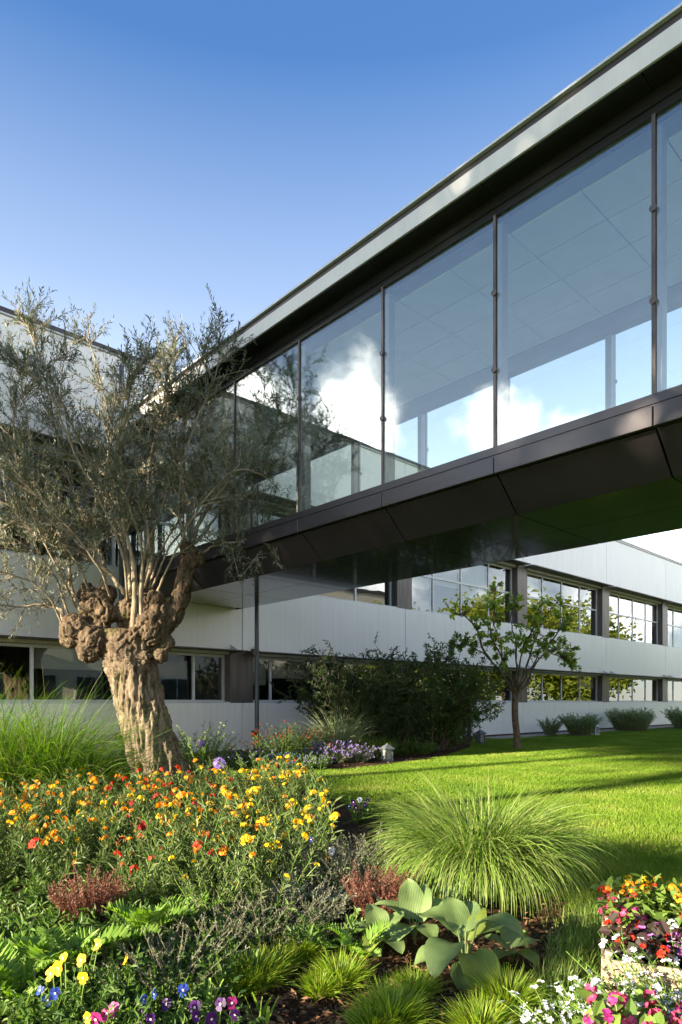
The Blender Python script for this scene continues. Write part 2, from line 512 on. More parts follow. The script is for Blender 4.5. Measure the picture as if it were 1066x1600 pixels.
# ================================================================ materials of the buildings
def panel_mat(name, col, streak):
    m, n, l, p, out = nt_of(name)
    tc = n.new('ShaderNodeTexCoord')
    mp = n.new('ShaderNodeMapping'); mp.inputs['Scale'].default_value = (5.0, 5.0, .22)
    l.new(tc.outputs['Object'], mp.inputs[0])
    nz = n.new('ShaderNodeTexNoise'); nz.inputs['Scale'].default_value = 1.6; nz.inputs['Detail'].default_value = 9; nz.inputs['Roughness'].default_value = .65
    l.new(mp.outputs[0], nz.inputs[0])
    n2 = n.new('ShaderNodeTexNoise'); n2.inputs['Scale'].default_value = .5; n2.inputs['Detail'].default_value = 4
    l.new(tc.outputs['Object'], n2.inputs[0])
    ad = n.new('ShaderNodeMath'); ad.operation = 'MULTIPLY_ADD'; ad.inputs[1].default_value = .6
    l.new(nz.outputs[0], ad.inputs[0])
    m2 = n.new('ShaderNodeMath'); m2.operation = 'MULTIPLY'; m2.inputs[1].default_value = .4
    l.new(n2.outputs[0], m2.inputs[0]); l.new(m2.outputs[0], ad.inputs[2])
    r = n.new('ShaderNodeValToRGB')
    r.color_ramp.elements[0].position = .30; r.color_ramp.elements[0].color = (*[c * streak for c in col], 1)
    r.color_ramp.elements[1].position = .62; r.color_ramp.elements[1].color = (*col, 1)
    l.new(ad.outputs[0], r.inputs[0]); l.new(r.outputs[0], p.inputs['Base Color'])
    p.inputs['Roughness'].default_value = .42
    b = n.new('ShaderNodeBump'); b.inputs['Strength'].default_value = .08; b.inputs['Distance'].default_value = .01
    l.new(n2.outputs[0], b.inputs['Height']); l.new(b.outputs[0], p.inputs['Normal'])
    return m


M_WHITE = panel_mat('white_cladding', (.88, .855, .81), .87)
M_DARKMET = mat('dark_brown_metal', (.075, .062, .058), .38, metal=.3, var=.15, vscale=2)
M_PILLAR = mat('brown_pillar_metal', (.15, .125, .11), .45, metal=.2, var=.25, vscale=2.5, stretch=(3, 3, .4))
M_ALU = mat('window_aluminium', (.62, .63, .63), .45, metal=.1, var=.05)
M_CREAM = mat('cream_head_box', (.62, .58, .50), .6, var=.08)
M_VISOR = mat('visor_metal', (.20, .17, .145), .45, metal=.2, var=.15)
M_PLINTH = mat('plinth_brown', (.10, .055, .042), .8, var=.2, vscale=6)
M_CORE = mat('core_grey', (.10, .10, .10), .9)
M_ROOM = mat('office_room', (.16, .16, .155), .9, var=.2, vscale=.7)
M_BLIND = mat('blind_fabric', (.55, .52, .46), .8, var=.06)
M_GLASSW = glassmat('window_glass', (.62, .66, .64), .16)
M_GLASSB = glassmat('bridge_glass', (.95, .985, .965), .135, dirt=.08)
M_PIPE = mat('pipe_grey', (.075, .085, .10), .4, metal=.3, var=.1)

# ================================================================ office building
UB = 16.0
office = thing('office_building', 'long white two-storey office building with ribbon windows behind the lawn', 'building', W(UB, V0), ROT)


def part(mb, name, m, root, off, parent=None, smooth=False):
    """mb in (u, v, z); root stands at off"""
    o = mb.build(name, m, parent or root, smooth)
    if parent is None:
        o.location = (-off[0], -off[1], 0)
    return o


def opart(mb, name, m, parent=None):
    return part(mb, name, m, office, (UB, V0), parent)


PW = .70
PIL = [-9.6, -3.3, 3.0, 9.12, 15.30, 22.15, 29.20, 36.08, 42.6, 49.1]
U_L, U_R = -5.0, 49.4
Z1, Z2, Z3, Z4, Z5 = 1.26, 2.58, 4.23, 6.58, 8.84
cent = [p + PW / 2 for p in PIL]
door0, door1 = fac_u(690), fac_u(738)
GAP = .010
# cladding panels: three rows, joints at the pillars
for (z0, z1, cuts) in ((.08, Z1, [U_L] + cent[1:-1] + [U_R]), (Z2, Z3, [U_L] + cent[1:-1] + [U_R]), (Z4, Z5, [U_L] + sorted(cent[1:-1] + [fac_u(202)]) + [U_R])):
    for a, b in zip(cuts[:-1], cuts[1:]):
        segs = [(a, b)]
        if z0 < .5:
            if a < door0 < b and door1 < b:
                segs = [(a, door0), (door1, b)]
        for s0, s1 in segs:
            if s1 - s0 > .1:
                bevel(opart(MB().box(s0 + GAP, s1 - GAP, V0, V0 + .06, z0, z1), 'wall_panel', M_WHITE), .006)
for z0, z1 in ((Z2 + .03, Z3 - .03), (Z4 + .03, Z5 - .02)):
    opart(MB().box(U_L + .02, U_R - .02, V0 + .065, V0 + .24, z0, z1), 'core_wall', M_CORE)
opart(MB().box(U_L + .02, door0 - .02, V0 + .065, V0 + .24, .02, Z1 - .03), 'core_wall', M_CORE)
opart(MB().box(door1 + .02, U_R - .02, V0 + .065, V0 + .24, .02, Z1 - .03), 'core_wall', M_CORE)
opart(MB().box(U_L, door0, V0 + .015, V0 + .055, -.02, .075), 'plinth', M_PLINTH)
opart(MB().box(door1, U_R, V0 + .015, V0 + .055, -.02, .075), 'plinth', M_PLINTH)
# roof edge and roof
opart(MB().box(U_L - .02, U_R + .02, V0 - .05, V0 + .30, Z5 + .006, Z5 + .03), 'roof_trim', M_ALU)
opart(MB().box(U_L - .02, U_R + .02, V0 - .04, V0 + .30, Z5 + .034, Z5 + .135), 'roof_edge', M_DARKMET)
opart(MB().box(U_L, U_R, V0 + .32, V0 + 12, Z5 - .1, Z5 + .02), 'roof', M_CORE)
# rooms behind the windows
for z0, z1 in ((.05, Z2 + .1), (Z2 + .2, Z4 + .1)):
    mb = MB()
    mb.box(U_L, U_R, V0 + .45, V0 + 11.8, z0 - .05, z0 + .03).box(U_L, U_R, V0 + .45, V0 + 11.8, z1 + .01, z1 + .07).box(U_L, U_R, V0 + 4.8, V0 + 4.95, z0 + .04, z1)
    for c in cent[1:-1]:
        mb.box(c - .06, c + .06, V0 + .55, V0 + 4.75, z0 + .04, z1)
    opart(mb, 'room', M_ROOM)
opart(MB().box(U_L, U_L + .1, V0 + .32, V0 + 12, 0, Z5 - .11), 'end_wall', M_WHITE)
opart(MB().box(U_R - .1, U_R, V0 + .32, V0 + 12, 0, Z5 - .11), 'end_wall', M_WHITE)
opart(MB().box(U_L + .11, U_R - .11, V0 + 11.85, V0 + 12, 0, Z5 - .11), 'rear_wall', M_WHITE)
for p in PIL[1:-1]:
    for z0, z1 in ((Z1 + .004, Z2 + .02), (Z3 + .004, Z4 + .02)):
        bevel(opart(MB().box(p, p + PW, V0 + .025, V0 + .5, z0, z1), 'pillar', M_PILLAR), .006)
# windows: a frame with its panes, a cream box over it, a visor with brackets
RV = V0 + .27
mull_px = {9.12: (423, 492, 556), 15.30: (721, 764), 22.15: (848, 878, 906.5), 3.0: (50, 178, 303)}
FW = .065
for i, p in enumerate(PIL[1:-2]):
    a, b = p + PW, PIL[i + 2]
    ms = [fac_u(q, .27) for q in mull_px[p]] if p in mull_px else [a + (b - a) * k / 4 for k in (1, 2, 3)]
    if p == 15.30:
        ms = [ms[0] - 1.55] + ms if ms[0] - 1.55 > a + .3 else ms
    for fl, (z0, z1) in enumerate(((Z1 + .012, Z2 - .11), (Z3 + .012, Z4 - .13))):
        x = [a + .004] + ms + [b - .004]
        zt = z0 + (z1 - z0) * .56
        mb = MB()
        mb.box(x[0], x[-1], RV, RV + .07, z0, z0 + FW).box(x[0], x[-1], RV, RV + .07, z1 - FW, z1)
        for k, q in enumerate(x):
            c = min(max(q, x[0] + FW / 2), x[-1] - FW / 2)
            mb.box(c - FW / 2, c + FW / 2, RV + .002, RV + .068, z0 + FW, z1 - FW)
        edges = [min(max(q, x[0] + FW / 2), x[-1] - FW / 2) for q in x]
        if fl == 1:
            for c0, c1 in zip(edges[:-1], edges[1:]):
                mb.box(c0 + FW / 2, c1 - FW / 2, RV + .004, RV + .066, zt - FW / 2, zt + FW / 2)
        mb.box(x[0], x[-1], V0 + .02, RV - .002, z0 - .010, z0 + .02)
        win = opart(mb, 'window', M_ALU)
        for c0, c1 in zip(edges[:-1], edges[1:]):
            rows = [(z0 + FW, z1 - FW)] if fl == 0 else [(z0 + FW, zt - FW / 2), (zt + FW / 2, z1 - FW)]
            for r0, r1 in rows:
                # every pane sits very slightly out of true, so that reflections break from pane to pane
                tw = rng.normal() * .0025
                pm = MB().add([(c0 + FW / 2, RV + .03 - tw, r0), (c1 - FW / 2, RV + .03 + tw, r0), (c1 - FW / 2, RV + .03 + tw, r1), (c0 + FW / 2, RV + .03 - tw, r1)], [(0, 1, 2, 3)])
                link('pane', pm.mesh('pane', M_GLASSW), win)
        opart(MB().box(a, b, V0 + .075, RV + .06, z1 + .006, z1 + .10), 'head_box', M_CREAM)
        nb = rng.integers(0, 3) if fl == 0 else rng.integers(1, 4)
        for k in rng.permutation(len(edges) - 1)[:nb]:
            zb = z1 - (z1 - z0) * rng.uniform(.3, .75)
            opart(MB().box(edges[k] + .05, edges[k + 1] - .05, RV + .15, RV + .16, zb, z1 - .02), 'blind', M_BLIND)
        v0, v1 = V0 - .42, V0 - .004
        zz = (Z2 - .035) if fl == 0 else (Z4 - .03)
        vis = opart(MB().prism([(v1, zz + .03), (v0, zz + .012), (v0, zz - .012), (v1, zz - .012)], a - PW / 2 + .12, b + PW / 2 - .12), 'visor', M_VISOR if fl else M_DARKMET)
        for q in (a - PW / 2 + .35, b + PW / 2 - .35):
            link('bracket', MB().prism([(v1, zz + .03), (v1, zz + .17), (v1 - .3, zz + .03)], q - .006, q + .006).mesh('bracket', M_ALU), vis)
# glazed door in the recess behind the shrubs
dm = MB()
for q in (door0 + .02, door1 - .08):
    dm.box(q, q + .06, V0 + .2, V0 + .26, .02, Z1)
dm.box(door0 + .08, door1 - .08, V0 + .2, V0 + .26, .02, .12).box(door0 + .08, door1 - .08, V0 + .2, V0 + .26, Z1 - .08, Z1)
dr = opart(dm, 'door', M_ALU)
link('pane', MB().box(door0 + .08, door1 - .08, V0 + .225, V0 + .235, .12, Z1 - .08).mesh('pane', M_GLASSW), dr)
opart(MB().box(door0 - .02, door1, V0 + .01, V0 + .20, -.01, .03), 'doorstep', M_PLINTH)
ub = fac_u(803)
bevel(opart(MB().box(ub - .06, ub + .06, V0 - .07, V0 - .003, 1.00, 1.26 - .02), 'switch_box', M_DARKMET), .01)

# ================================================================ footbridge
US, UF = 6.60, 9.70                                        # near and far glass planes
UC = (US + UF) / 2
bridge = thing('footbridge', 'glazed footbridge with dark metal belly joining the upper floors', 'footbridge', W(UC, 4.0), ROT)
M_FASC = mat('bridge_dark_panel', (.060, .052, .058), .32, metal=.35, var=.12, vscale=1.2, coat=.2)
M_SLOPE = mat('bridge_side_panel', (.040, .033, .037), .42, metal=.1, var=.2, vscale=1.2, spec=.4)
M_BELLY = mat('bridge_belly_panel', (.045, .041, .036), .12, metal=.25, var=.15, vscale=1.0, coat=.4)
M_ROOFW = panel_mat('roof_white_trim', (.70, .67, .62), .86)
M_CEIL = mat('ceiling_tile', (.90, .92, .89), .85, var=.04)
M_FLOOR = mat('bridge_floor', (.6, .6, .58), .5, var=.1)
M_STEEL = mat('steel_post', (.22, .225, .23), .45, metal=.3, var=.08)
M_EAVE = mat('eave_dark_panel', (.028, .027, .026), .22, metal=.3, var=.1, coat=.3)
M_RUST = mat('mullion_metal', (.16, .13, .115), .35, metal=.6, var=.3, vscale=8, stretch=(1, 1, .3))


def bpart(mb, name, m, parent=None, smooth=False):
    return part(mb, name, m, bridge, (UC, 4.0), parent, smooth)


def near_far(u):
    """the same piece on the far side"""
    return (lambda q: q) if u == 0 else (lambda q: 2 * UC - q)


PITCH = 1.8185
GR = [2.62 + PITCH * k for k in range(-5, 7)]               # mullion lines
ENDN, ENDF = -6.95, V0 - .012
edges = [ENDN] + GR + [ENDF]
for side in (0, 1):
    s = near_far(side)

    def ubox(mb, u0, u1, v0, v1, z0, z1):
        a, b = sorted((s(u0), s(u1)))
        return mb.box(a, b, v0, v1, z0, z1)
    for v0, v1 in zip(edges[:-1], edges[1:]):
        if v1 - v0 < .05:
            continue
        g = .006
        bevel(bpart(ubox(MB(), US - .04, US, v0 + g, v1 - g, 3.976, 4.172), 'fascia_panel', M_FASC), .004)
        m = MB()
        q = [(s(US + .06), 3.962), (s(US + .46), 3.589), (s(US + .46), 3.609), (s(US + .06), 3.985)]
        vv = [(u, y, z) for y in (v0 + .012, v1 - .012) for u, z in q]
        m.add(vv, [(0, 1, 5, 4), (1, 2, 6, 5), (2, 3, 7, 6), (3, 0, 4, 7), (0, 3, 2, 1), (4, 5, 6, 7)])
        bpart(m, 'belly_side_panel', M_SLOPE)
        bpart(ubox(MB(), US - .005, US + .006, v0 + .028, v1 - .028, 4.298, 7.0), 'pane', M_GLASSB)
        bpart(ubox(MB(), US - .31, US - .03, v0 + g, v1 - g, 7.247, 7.262), 'eave_panel', M_EAVE)
    for v in GR:
        mu = bpart(ubox(MB(), US - .022, US + .015, v - .018, v + .018, 4.298, 7.02), 'mullion', M_RUST)
        ubox(m2 := MB(), US + .07, US + .19, v - .045, v + .045, 4.26, 6.96)
        bpart(m2, 'post', M_STEEL)
        for z in (5.2, 6.1):
            link('clamp', MB().cyl((s(US - .022), v, z), (-1 if side == 0 else 1, 0, 0), .036, .016, 12).mesh('clamp', M_RUST), mu)
    L = (ENDN, ENDF)
    bpart(ubox(MB(), US - .012, US + .10, *L, 4.176, 4.196), 'sill_ledge', M_FASC)
    bpart(ubox(MB(), US - .022, US + .08, *L, 4.20, 4.295), 'sill_rail', M_FASC)
    bpart(ubox(MB(), US - .02, US + .10, *L, 7.004, 7.09), 'head_rail', M_EAVE)
    bpart(ubox(MB(), US - .035, US + .10, *L, 7.094, 7.17), 'head_rail', M_EAVE)
    bpart(ubox(MB(), US - .02, US + .10, *L, 7.174, 7.30), 'head_rail', M_EAVE)
    bpart(ubox(MB(), US - .325, US - .30, *L, 7.244, 7.455), 'roof_fascia', M_ROOFW)
    bpart(ubox(MB(), US - .29, US - .25, *L, 7.458, 7.556), 'roof_recess', M_DARKMET)
    bpart(ubox(MB(), US - .335, US - .2, *L, 7.56, 7.588), 'roof_cap', M_ALU)
    if side:
        bpart(ubox(MB(), US + .12, US + .30, *L, 6.72, 6.955), 'beam', M_STEEL)
for v0, v1 in zip(edges[:-1], edges[1:]):
    if v1 - v0 < .4:
        continue
    g = .006
    bevel(bpart(MB().box(US + .464, UC - .004, v0 + g, v1 - g, 3.589, 3.609), 'belly_panel', M_BELLY), .003)
    bevel(bpart(MB().box(UC + .004, UF - .464, v0 + g, v1 - g, 3.589, 3.609), 'belly_panel', M_BELLY), .003)
    n = 4
    for j in range(n):
        for h in (0, 1):
            a = US + .31 + (UF - US - .62) * j / n; b = US + .31 + (UF - US - .62) * (j + 1) / n
            y0 = v0 + (v1 - v0) * h / 2; y1 = v0 + (v1 - v0) * (h + 1) / 2
            bpart(MB().box(a + .008, b - .008, y0 + .008, y1 - .008, 6.955, 6.975), 'ceiling_tile', M_CEIL)
bpart(MB().box(US + .11, UF - .11, ENDN, ENDF, 6.98, 7.0), 'ceiling_grid', M_STEEL)
bpart(MB().box(US + .11, UF - .11, ENDN, ENDF, 4.05, 4.25), 'floor', M_FLOOR)
bpart(MB().box(US + .55, UF - .55, ENDN, ENDF, 3.64, 4.04), 'floor_beam', M_CORE)
bpart(MB().box(US - .2, UF + .2, ENDN, ENDF, 7.46, 7.55), 'roof', M_CORE)
bpart(MB().box(US + .0, UF - .0, ENDN, ENDF, 7.305, 7.45), 'roof_core', M_CORE)

# rainwater pipes on the facade
def downpipe(u, vv, ztop, label):
    t = thing('downpipe', label, 'pipe', W(u, vv), ROT)
    MB().cyl((0, 0, 0.0), (0, 0, 1), .052, ztop, 12).build('pipe', M_PIPE, t, smooth=False)
    for z in (.55, 2.45):
        MB().box(-.13, -.04, -.05, .05, z - .07, z + .07).build('bracket', M_DARKMET, t)
    return t


downpipe(9.02, 12.62, 3.585, 'dark grey rainwater pipe rising to the underside of the footbridge')
downpipe(fac_u(190, -.16), V0 - .16, 8.6, 'slim dark pipe on the white wall behind the olive tree')

# ================================================================ the building opposite, behind the camera (seen mirrored in the windows)
opp = thing('opposite_building', 'cream building facing the offices, mirrored in their upper windows', 'building', W(14, -7), ROT)
M_OPP = mat('cream_wall', (.78, .72, .62), .6, var=.06, vscale=.6)


def ppart(mb, name, m, parent=None):
    return part(mb, name, m, opp, (14, -7), parent)


ppart(MB().box(2, 40, -19, -7.1, -.02, 9.6), 'wall', M_OPP)
ppart(MB().box(1.8, 40.2, -19.2, -6.95, 9.604, 9.85), 'roof_edge', M_DARKMET)
for z0, z1 in ((1.2, 2.7), (4.4, 6.4)):
    for k in range(7):
        a = 2.6 + k * 5.3
        if z0 > 3 and a < UF + .3 and a + 4.4 > US - .3:
            continue
        w = ppart(MB().box(a, a + 4.4, -7.095, -7.06, z0, z1), 'window', M_ALU)
        for j in range(4):
            link('pane', MB().box(a + .08 + j * 1.08, a + 1.08 + j * 1.08, -7.055, -7.045, z0 + .08, z1 - .08).mesh('pane', mat('opp_glass', (.05, .06, .07), .05) if not bpy.data.materials.get('opp_glass') else bpy.data.materials['opp_glass']), w)

# ================================================================ trees
def bark_mat(name, c1, c2, moss=None, scale=9.0, stretch=(1, 1, .22), bump=1.0, head=None):
    m, n, l, p, out = nt_of(name)
    tc = n.new('ShaderNodeTexCoord')
    mp = n.new('ShaderNodeMapping'); mp.inputs['Scale'].default_value = stretch
    l.new(tc.outputs['Object'], mp.inputs[0])
    nz = n.new('ShaderNodeTexNoise'); nz.inputs['Scale'].default_value = scale; nz.inputs['Detail'].default_value = 10; nz.inputs['Roughness'].default_value = .68; nz.inputs['Distortion'].default_value = .4
    l.new(mp.outputs[0], nz.inputs[0])
    r = n.new('ShaderNodeValToRGB')
    r.color_ramp.elements[0].position = .36; r.color_ramp.elements[0].color = (*c2, 1)
    r.color_ramp.elements[1].position = .62; r.color_ramp.elements[1].color = (*c1, 1)
    l.new(nz.outputs[0], r.inputs[0])
    col = r.outputs[0]
    if moss:
        n3 = n.new('ShaderNodeTexNoise'); n3.inputs['Scale'].default_value = 2.2; n3.inputs['Detail'].default_value = 6
        l.new(tc.outputs['Object'], n3.inputs[0])
        mr = n.new('ShaderNodeMapRange'); mr.inputs['From Min'].default_value = .60; mr.inputs['From Max'].default_value = .72; mr.inputs['To Max'].default_value = .6
        l.new(n3.outputs[0], mr.inputs[0])
        mx = n.new('ShaderNodeMixRGB'); l.new(mr.outputs[0], mx.inputs[0]); l.new(col, mx.inputs[1]); mx.inputs[2].default_value = (*moss, 1)
        col = mx.outputs[0]
    if head:
        sp = n.new('ShaderNodeSeparateXYZ'); l.new(tc.outputs['Object'], sp.inputs[0])
        n4 = n.new('ShaderNodeTexNoise'); n4.inputs['Scale'].default_value = 3.0; n4.inputs['Detail'].default_value = 4; l.new(tc.outputs['Object'], n4.inputs[0])
        ad = n.new('ShaderNodeMath'); ad.operation = 'MULTIPLY_ADD'; ad.inputs[1].default_value = 1.2; l.new(n4.outputs[0], ad.inputs[0]); l.new(sp.outputs['Z'], ad.inputs[2])
        mr = n.new('ShaderNodeMapRange'); mr.inputs['From Min'].default_value = head; mr.inputs['From Max'].default_value = head + 1.3; mr.inputs['To Max'].default_value = .75
        l.new(ad.outputs[0], mr.inputs[0])
        mx = n.new('ShaderNodeMixRGB'); mx.blend_type = 'MULTIPLY'; l.new(mr.outputs[0], mx.inputs[0]); l.new(col, mx.inputs[1]); mx.inputs[2].default_value = (.42, .36, .30, 1)
        col = mx.outputs[0]
    l.new(col, p.inputs['Base Color'])
    p.inputs['Roughness'].default_value = .9; p.inputs['Specular IOR Level'].default_value = .15
    b = n.new('ShaderNodeBump'); b.inputs['Strength'].default_value = bump; b.inputs['Distance'].default_value = .03
    l.new(nz.outputs[0], b.inputs['Height']); l.new(b.outputs[0], p.inputs['Normal'])
    return m


def spline(pts, n):
    """smooth curve through points (Catmull-Rom)"""
    P = np.asarray(pts, float); P = np.concatenate([[2 * P[0] - P[1]], P, [2 * P[-1] - P[-2]]])
    t = np.linspace(0, len(pts) - 1, n); i = np.minimum(t.astype(int), len(pts) - 2); f = (t - i)[:, None]
    a, b, c, d = P[i], P[i + 1], P[i + 2], P[i + 3]
    return .5 * ((2 * b) + (c - a) * f + (2 * a - 5 * b + 4 * c - d) * f ** 2 + (3 * b - a - 3 * c + d) * f ** 3)


def lumps(mb, pts, radii, k=14):
    """closed tube with varying radius through points"""
    pts = np.asarray(pts, float); n = len(pts)
    tan = unit(np.gradient(pts, axis=0))
    ref = np.array([1.0, .2, 0]); a = unit(np.cross(tan, ref)); b = np.cross(tan, a)
    ang = np.arange(k) * 2 * np.pi / k
    v = pts[:, None] + (np.cos(ang)[None, :, None] * a[:, None] + np.sin(ang)[None, :, None] * b[:, None]) * np.asarray(radii)[:, None, None]
    i = np.arange(n - 1)[:, None] * k; j = np.arange(k)[None]; j2 = (j + 1) % k
    f = np.stack([i + j, i + j2, i + k + j2, i + k + j], 2).reshape(-1, 4)
    base = mb.n
    mb.add(np.concatenate([v.reshape(-1, 3), pts[:1], pts[-1:]]), f)
    q = np.arange(k); q2 = (q + 1) % k
    mb.f.append(np.stack([np.full(k, n * k), q2, q], 1) + base); mb.f.append(np.stack([np.full(k, n * k + 1), q + (n - 1) * k, q2 + (n - 1) * k], 1) + base)


def ball(mb, c, r, k=12, squash=(1, 1, 1)):
    t = np.linspace(.02, np.pi - .02, 9)
    pts = np.asarray(c) + np.stack([0 * t, 0 * t, -np.cos(t)], 1) * r * squash[2]
    ang = np.arange(k) * 2 * np.pi / k
    v = np.asarray(c) + np.stack([np.sin(t)[:, None] * np.cos(ang) * r * squash[0], np.sin(t)[:, None] * np.sin(ang) * r * squash[1], np.repeat(-np.cos(t)[:, None], k, 1) * r * squash[2]], 2)
    i = np.arange(8)[:, None] * k; j = np.arange(k)[None]; j2 = (j + 1) % k
    base = mb.n
    mb.add(v.reshape(-1, 3), np.stack([i + j, i + j2, i + k + j2, i + k + j], 2).reshape(-1, 4))
    mb.f.append(np.array([list(range(k))[::-1]]) + base); mb.f.append(np.array([list(range(8 * k, 9 * k))]) + base)


def remeshed(mb, voxel, smooth_it=3):
    """fuse overlapping closed lumps into one skin; returns vertices, normals and faces"""
    me = mb.mesh('tmp', None or bpy.data.materials[0], True)
    o = bpy.data.objects.new('tmp', me); COL.objects.link(o)
    m = o.modifiers.new('r', 'REMESH'); m.mode = 'VOXEL'; m.voxel_size = voxel
    s = o.modifiers.new('s', 'SMOOTH'); s.iterations = smooth_it; s.factor = .5
    dg = bpy.context.evaluated_depsgraph_get(); dg.update()
    em = bpy.data.meshes.new_from_object(o.evaluated_get(dg))
    n = len(em.vertices); v = np.empty(n * 3, np.float32); nn = np.empty(n * 3, np.float32)
    em.vertices.foreach_get('co', v); em.vertices.foreach_get('normal', nn)
    nl = len(em.loops); li = np.empty(nl, np.int32); em.loops.foreach_get('vertex_index', li)
    bpy.data.objects.remove(o); bpy.data.meshes.remove(em); bpy.data.meshes.remove(me)
    return v.reshape(-1, 3).astype(float), nn.reshape(-1, 3).astype(float), li.reshape(-1, 4)


# ---------------------------------------------------------------- old pollarded olive
M_OBARK = bark_mat('olive_bark', (.27, .21, .14), (.045, .032, .022), moss=(.08, .09, .02), scale=13, bump=1.0, head=1.9)
M_OLIMB = bark_mat('olive_limb_bark', (.34, .28, .19), (.15, .12, .08), scale=14, bump=.5)
M_OLEAF = leafmat('olive_leaf', [(.055, .075, .038), (.10, .125, .06), (.15, .17, .10), (.075, .10, .042)], transl=.2, rough=.42, back=(.24, .26, .21))
OB = G(257, 1210)
OY = OB[1]


def opx(px, py, dy=0.0):
    """a point of the olive tree: its pixel, at the trunk's distance plus dy, relative to the trunk's foot"""
    y = OY + dy
    return np.array([(px - CX) / FPX * y - OB[0], dy, H + (HOR - py) / FPX * y])


olive = thing('olive_tree', 'old gnarled olive tree with thick burred trunk behind the flowers', 'tree', OB)
mb = MB()
lumps(mb, spline([opx(262, 1250), opx(248, 1200), opx(231, 1140), opx(215, 1080), opx(203, 1030), opx(200, 985)], 16), np.interp(np.linspace(0, 1, 16), [0, .15, .4, .7, .9, 1], [.58, .50, .44, .44, .46, .40]), 16)
for k in range(5):                                          # root flare and fluted ribs
    a = -2.6 + k * 1.1
    lumps(mb, spline([opx(262, 1246) + np.array([math.cos(a) * .38, math.sin(a) * .34, 0]), opx(246, 1190) + np.array([math.cos(a) * .27, math.sin(a) * .26, 0]), opx(222, 1110) + np.array([math.cos(a + .25) * .26, math.sin(a + .25) * .3, 0]), opx(206, 1040) + np.array([math.cos(a + .4) * .30, math.sin(a + .4) * .3, 0])], 10), np.linspace(.14, .17, 10), 10)
for (px, py, dy, r) in ((150, 1000, -.1, .34), (120, 985, -.15, .27), (140, 1015, -.2, .22), (108, 1000, -.05, .16), (150, 945, 0, .29), (165, 960, -.1, .22), (135, 928, .1, .17), (168, 930, .15, .17),
                        (236, 985, -.05, .34), (250, 960, 0, .25), (225, 940, .15, .24), (205, 960, .1, .28), (258, 1005, -.05, .18), (250, 1025, -.15, .14), (243, 935, -.1, .17), (262, 975, .12, .17), (225, 1027, -.25, .13), (208, 990, -.32, .13), (185, 1000, -.25, .17), (98, 992, -.1, .09), (180, 1030, -.2, .13), (300, 868, .1, .17), (292, 858, .0, .14), (312, 872, .05, .13)):
    ball(mb, opx(px, py, dy), r * 1.08, squash=(1, 1, rng.uniform(.85, 1.15)))
lumps(mb, spline([opx(235, 1000), opx(262, 975, .03), opx(282, 935, .06), opx(290, 895, .08), opx(302, 858, .08)], 12), [.20, .19, .185, .18, .175, .17, .17, .165, .165, .17, .19, .15], 12)
v, nn, f = remeshed(mb, .020, 4)
d = np.empty(len(v))
for i, (x, y, z) in enumerate(v):
    ang = math.atan2(y, x - (-.25 * z / 1.8))
    rib = noise.noise(Vector((x * 5.5, y * 5.5, z * .9))) * .5 + noise.noise(Vector((x * 13, y * 13, z * 2.2 + 7))) * .35
    gn = noise.fractal(Vector((x * 6, y * 6, z * 6 + 3)), .9, 2.2, 4) * .5
    w = min(1, max(0, (z - 1.75) / .5))
    fine = abs(noise.noise(Vector((x * 26, y * 26, z * (5 + 14 * w))))) * .35
    crk = noise.noise(Vector((x * (6 - 2 * w) + 5, y * (6 - 2 * w), z * (6 - 2 * w) * (.16 + .6 * w))))
    d[i] = (rib * (1 - .6 * w) * 1.15 + gn * (.3 + .1 * w) - fine * 1.3) * .105 - max(0, .13 - abs(crk)) * (.40 - .05 * w)
v = v + nn * d[:, None]
MB().add(v, f).build('trunk', M_OBARK, olive, smooth=True)

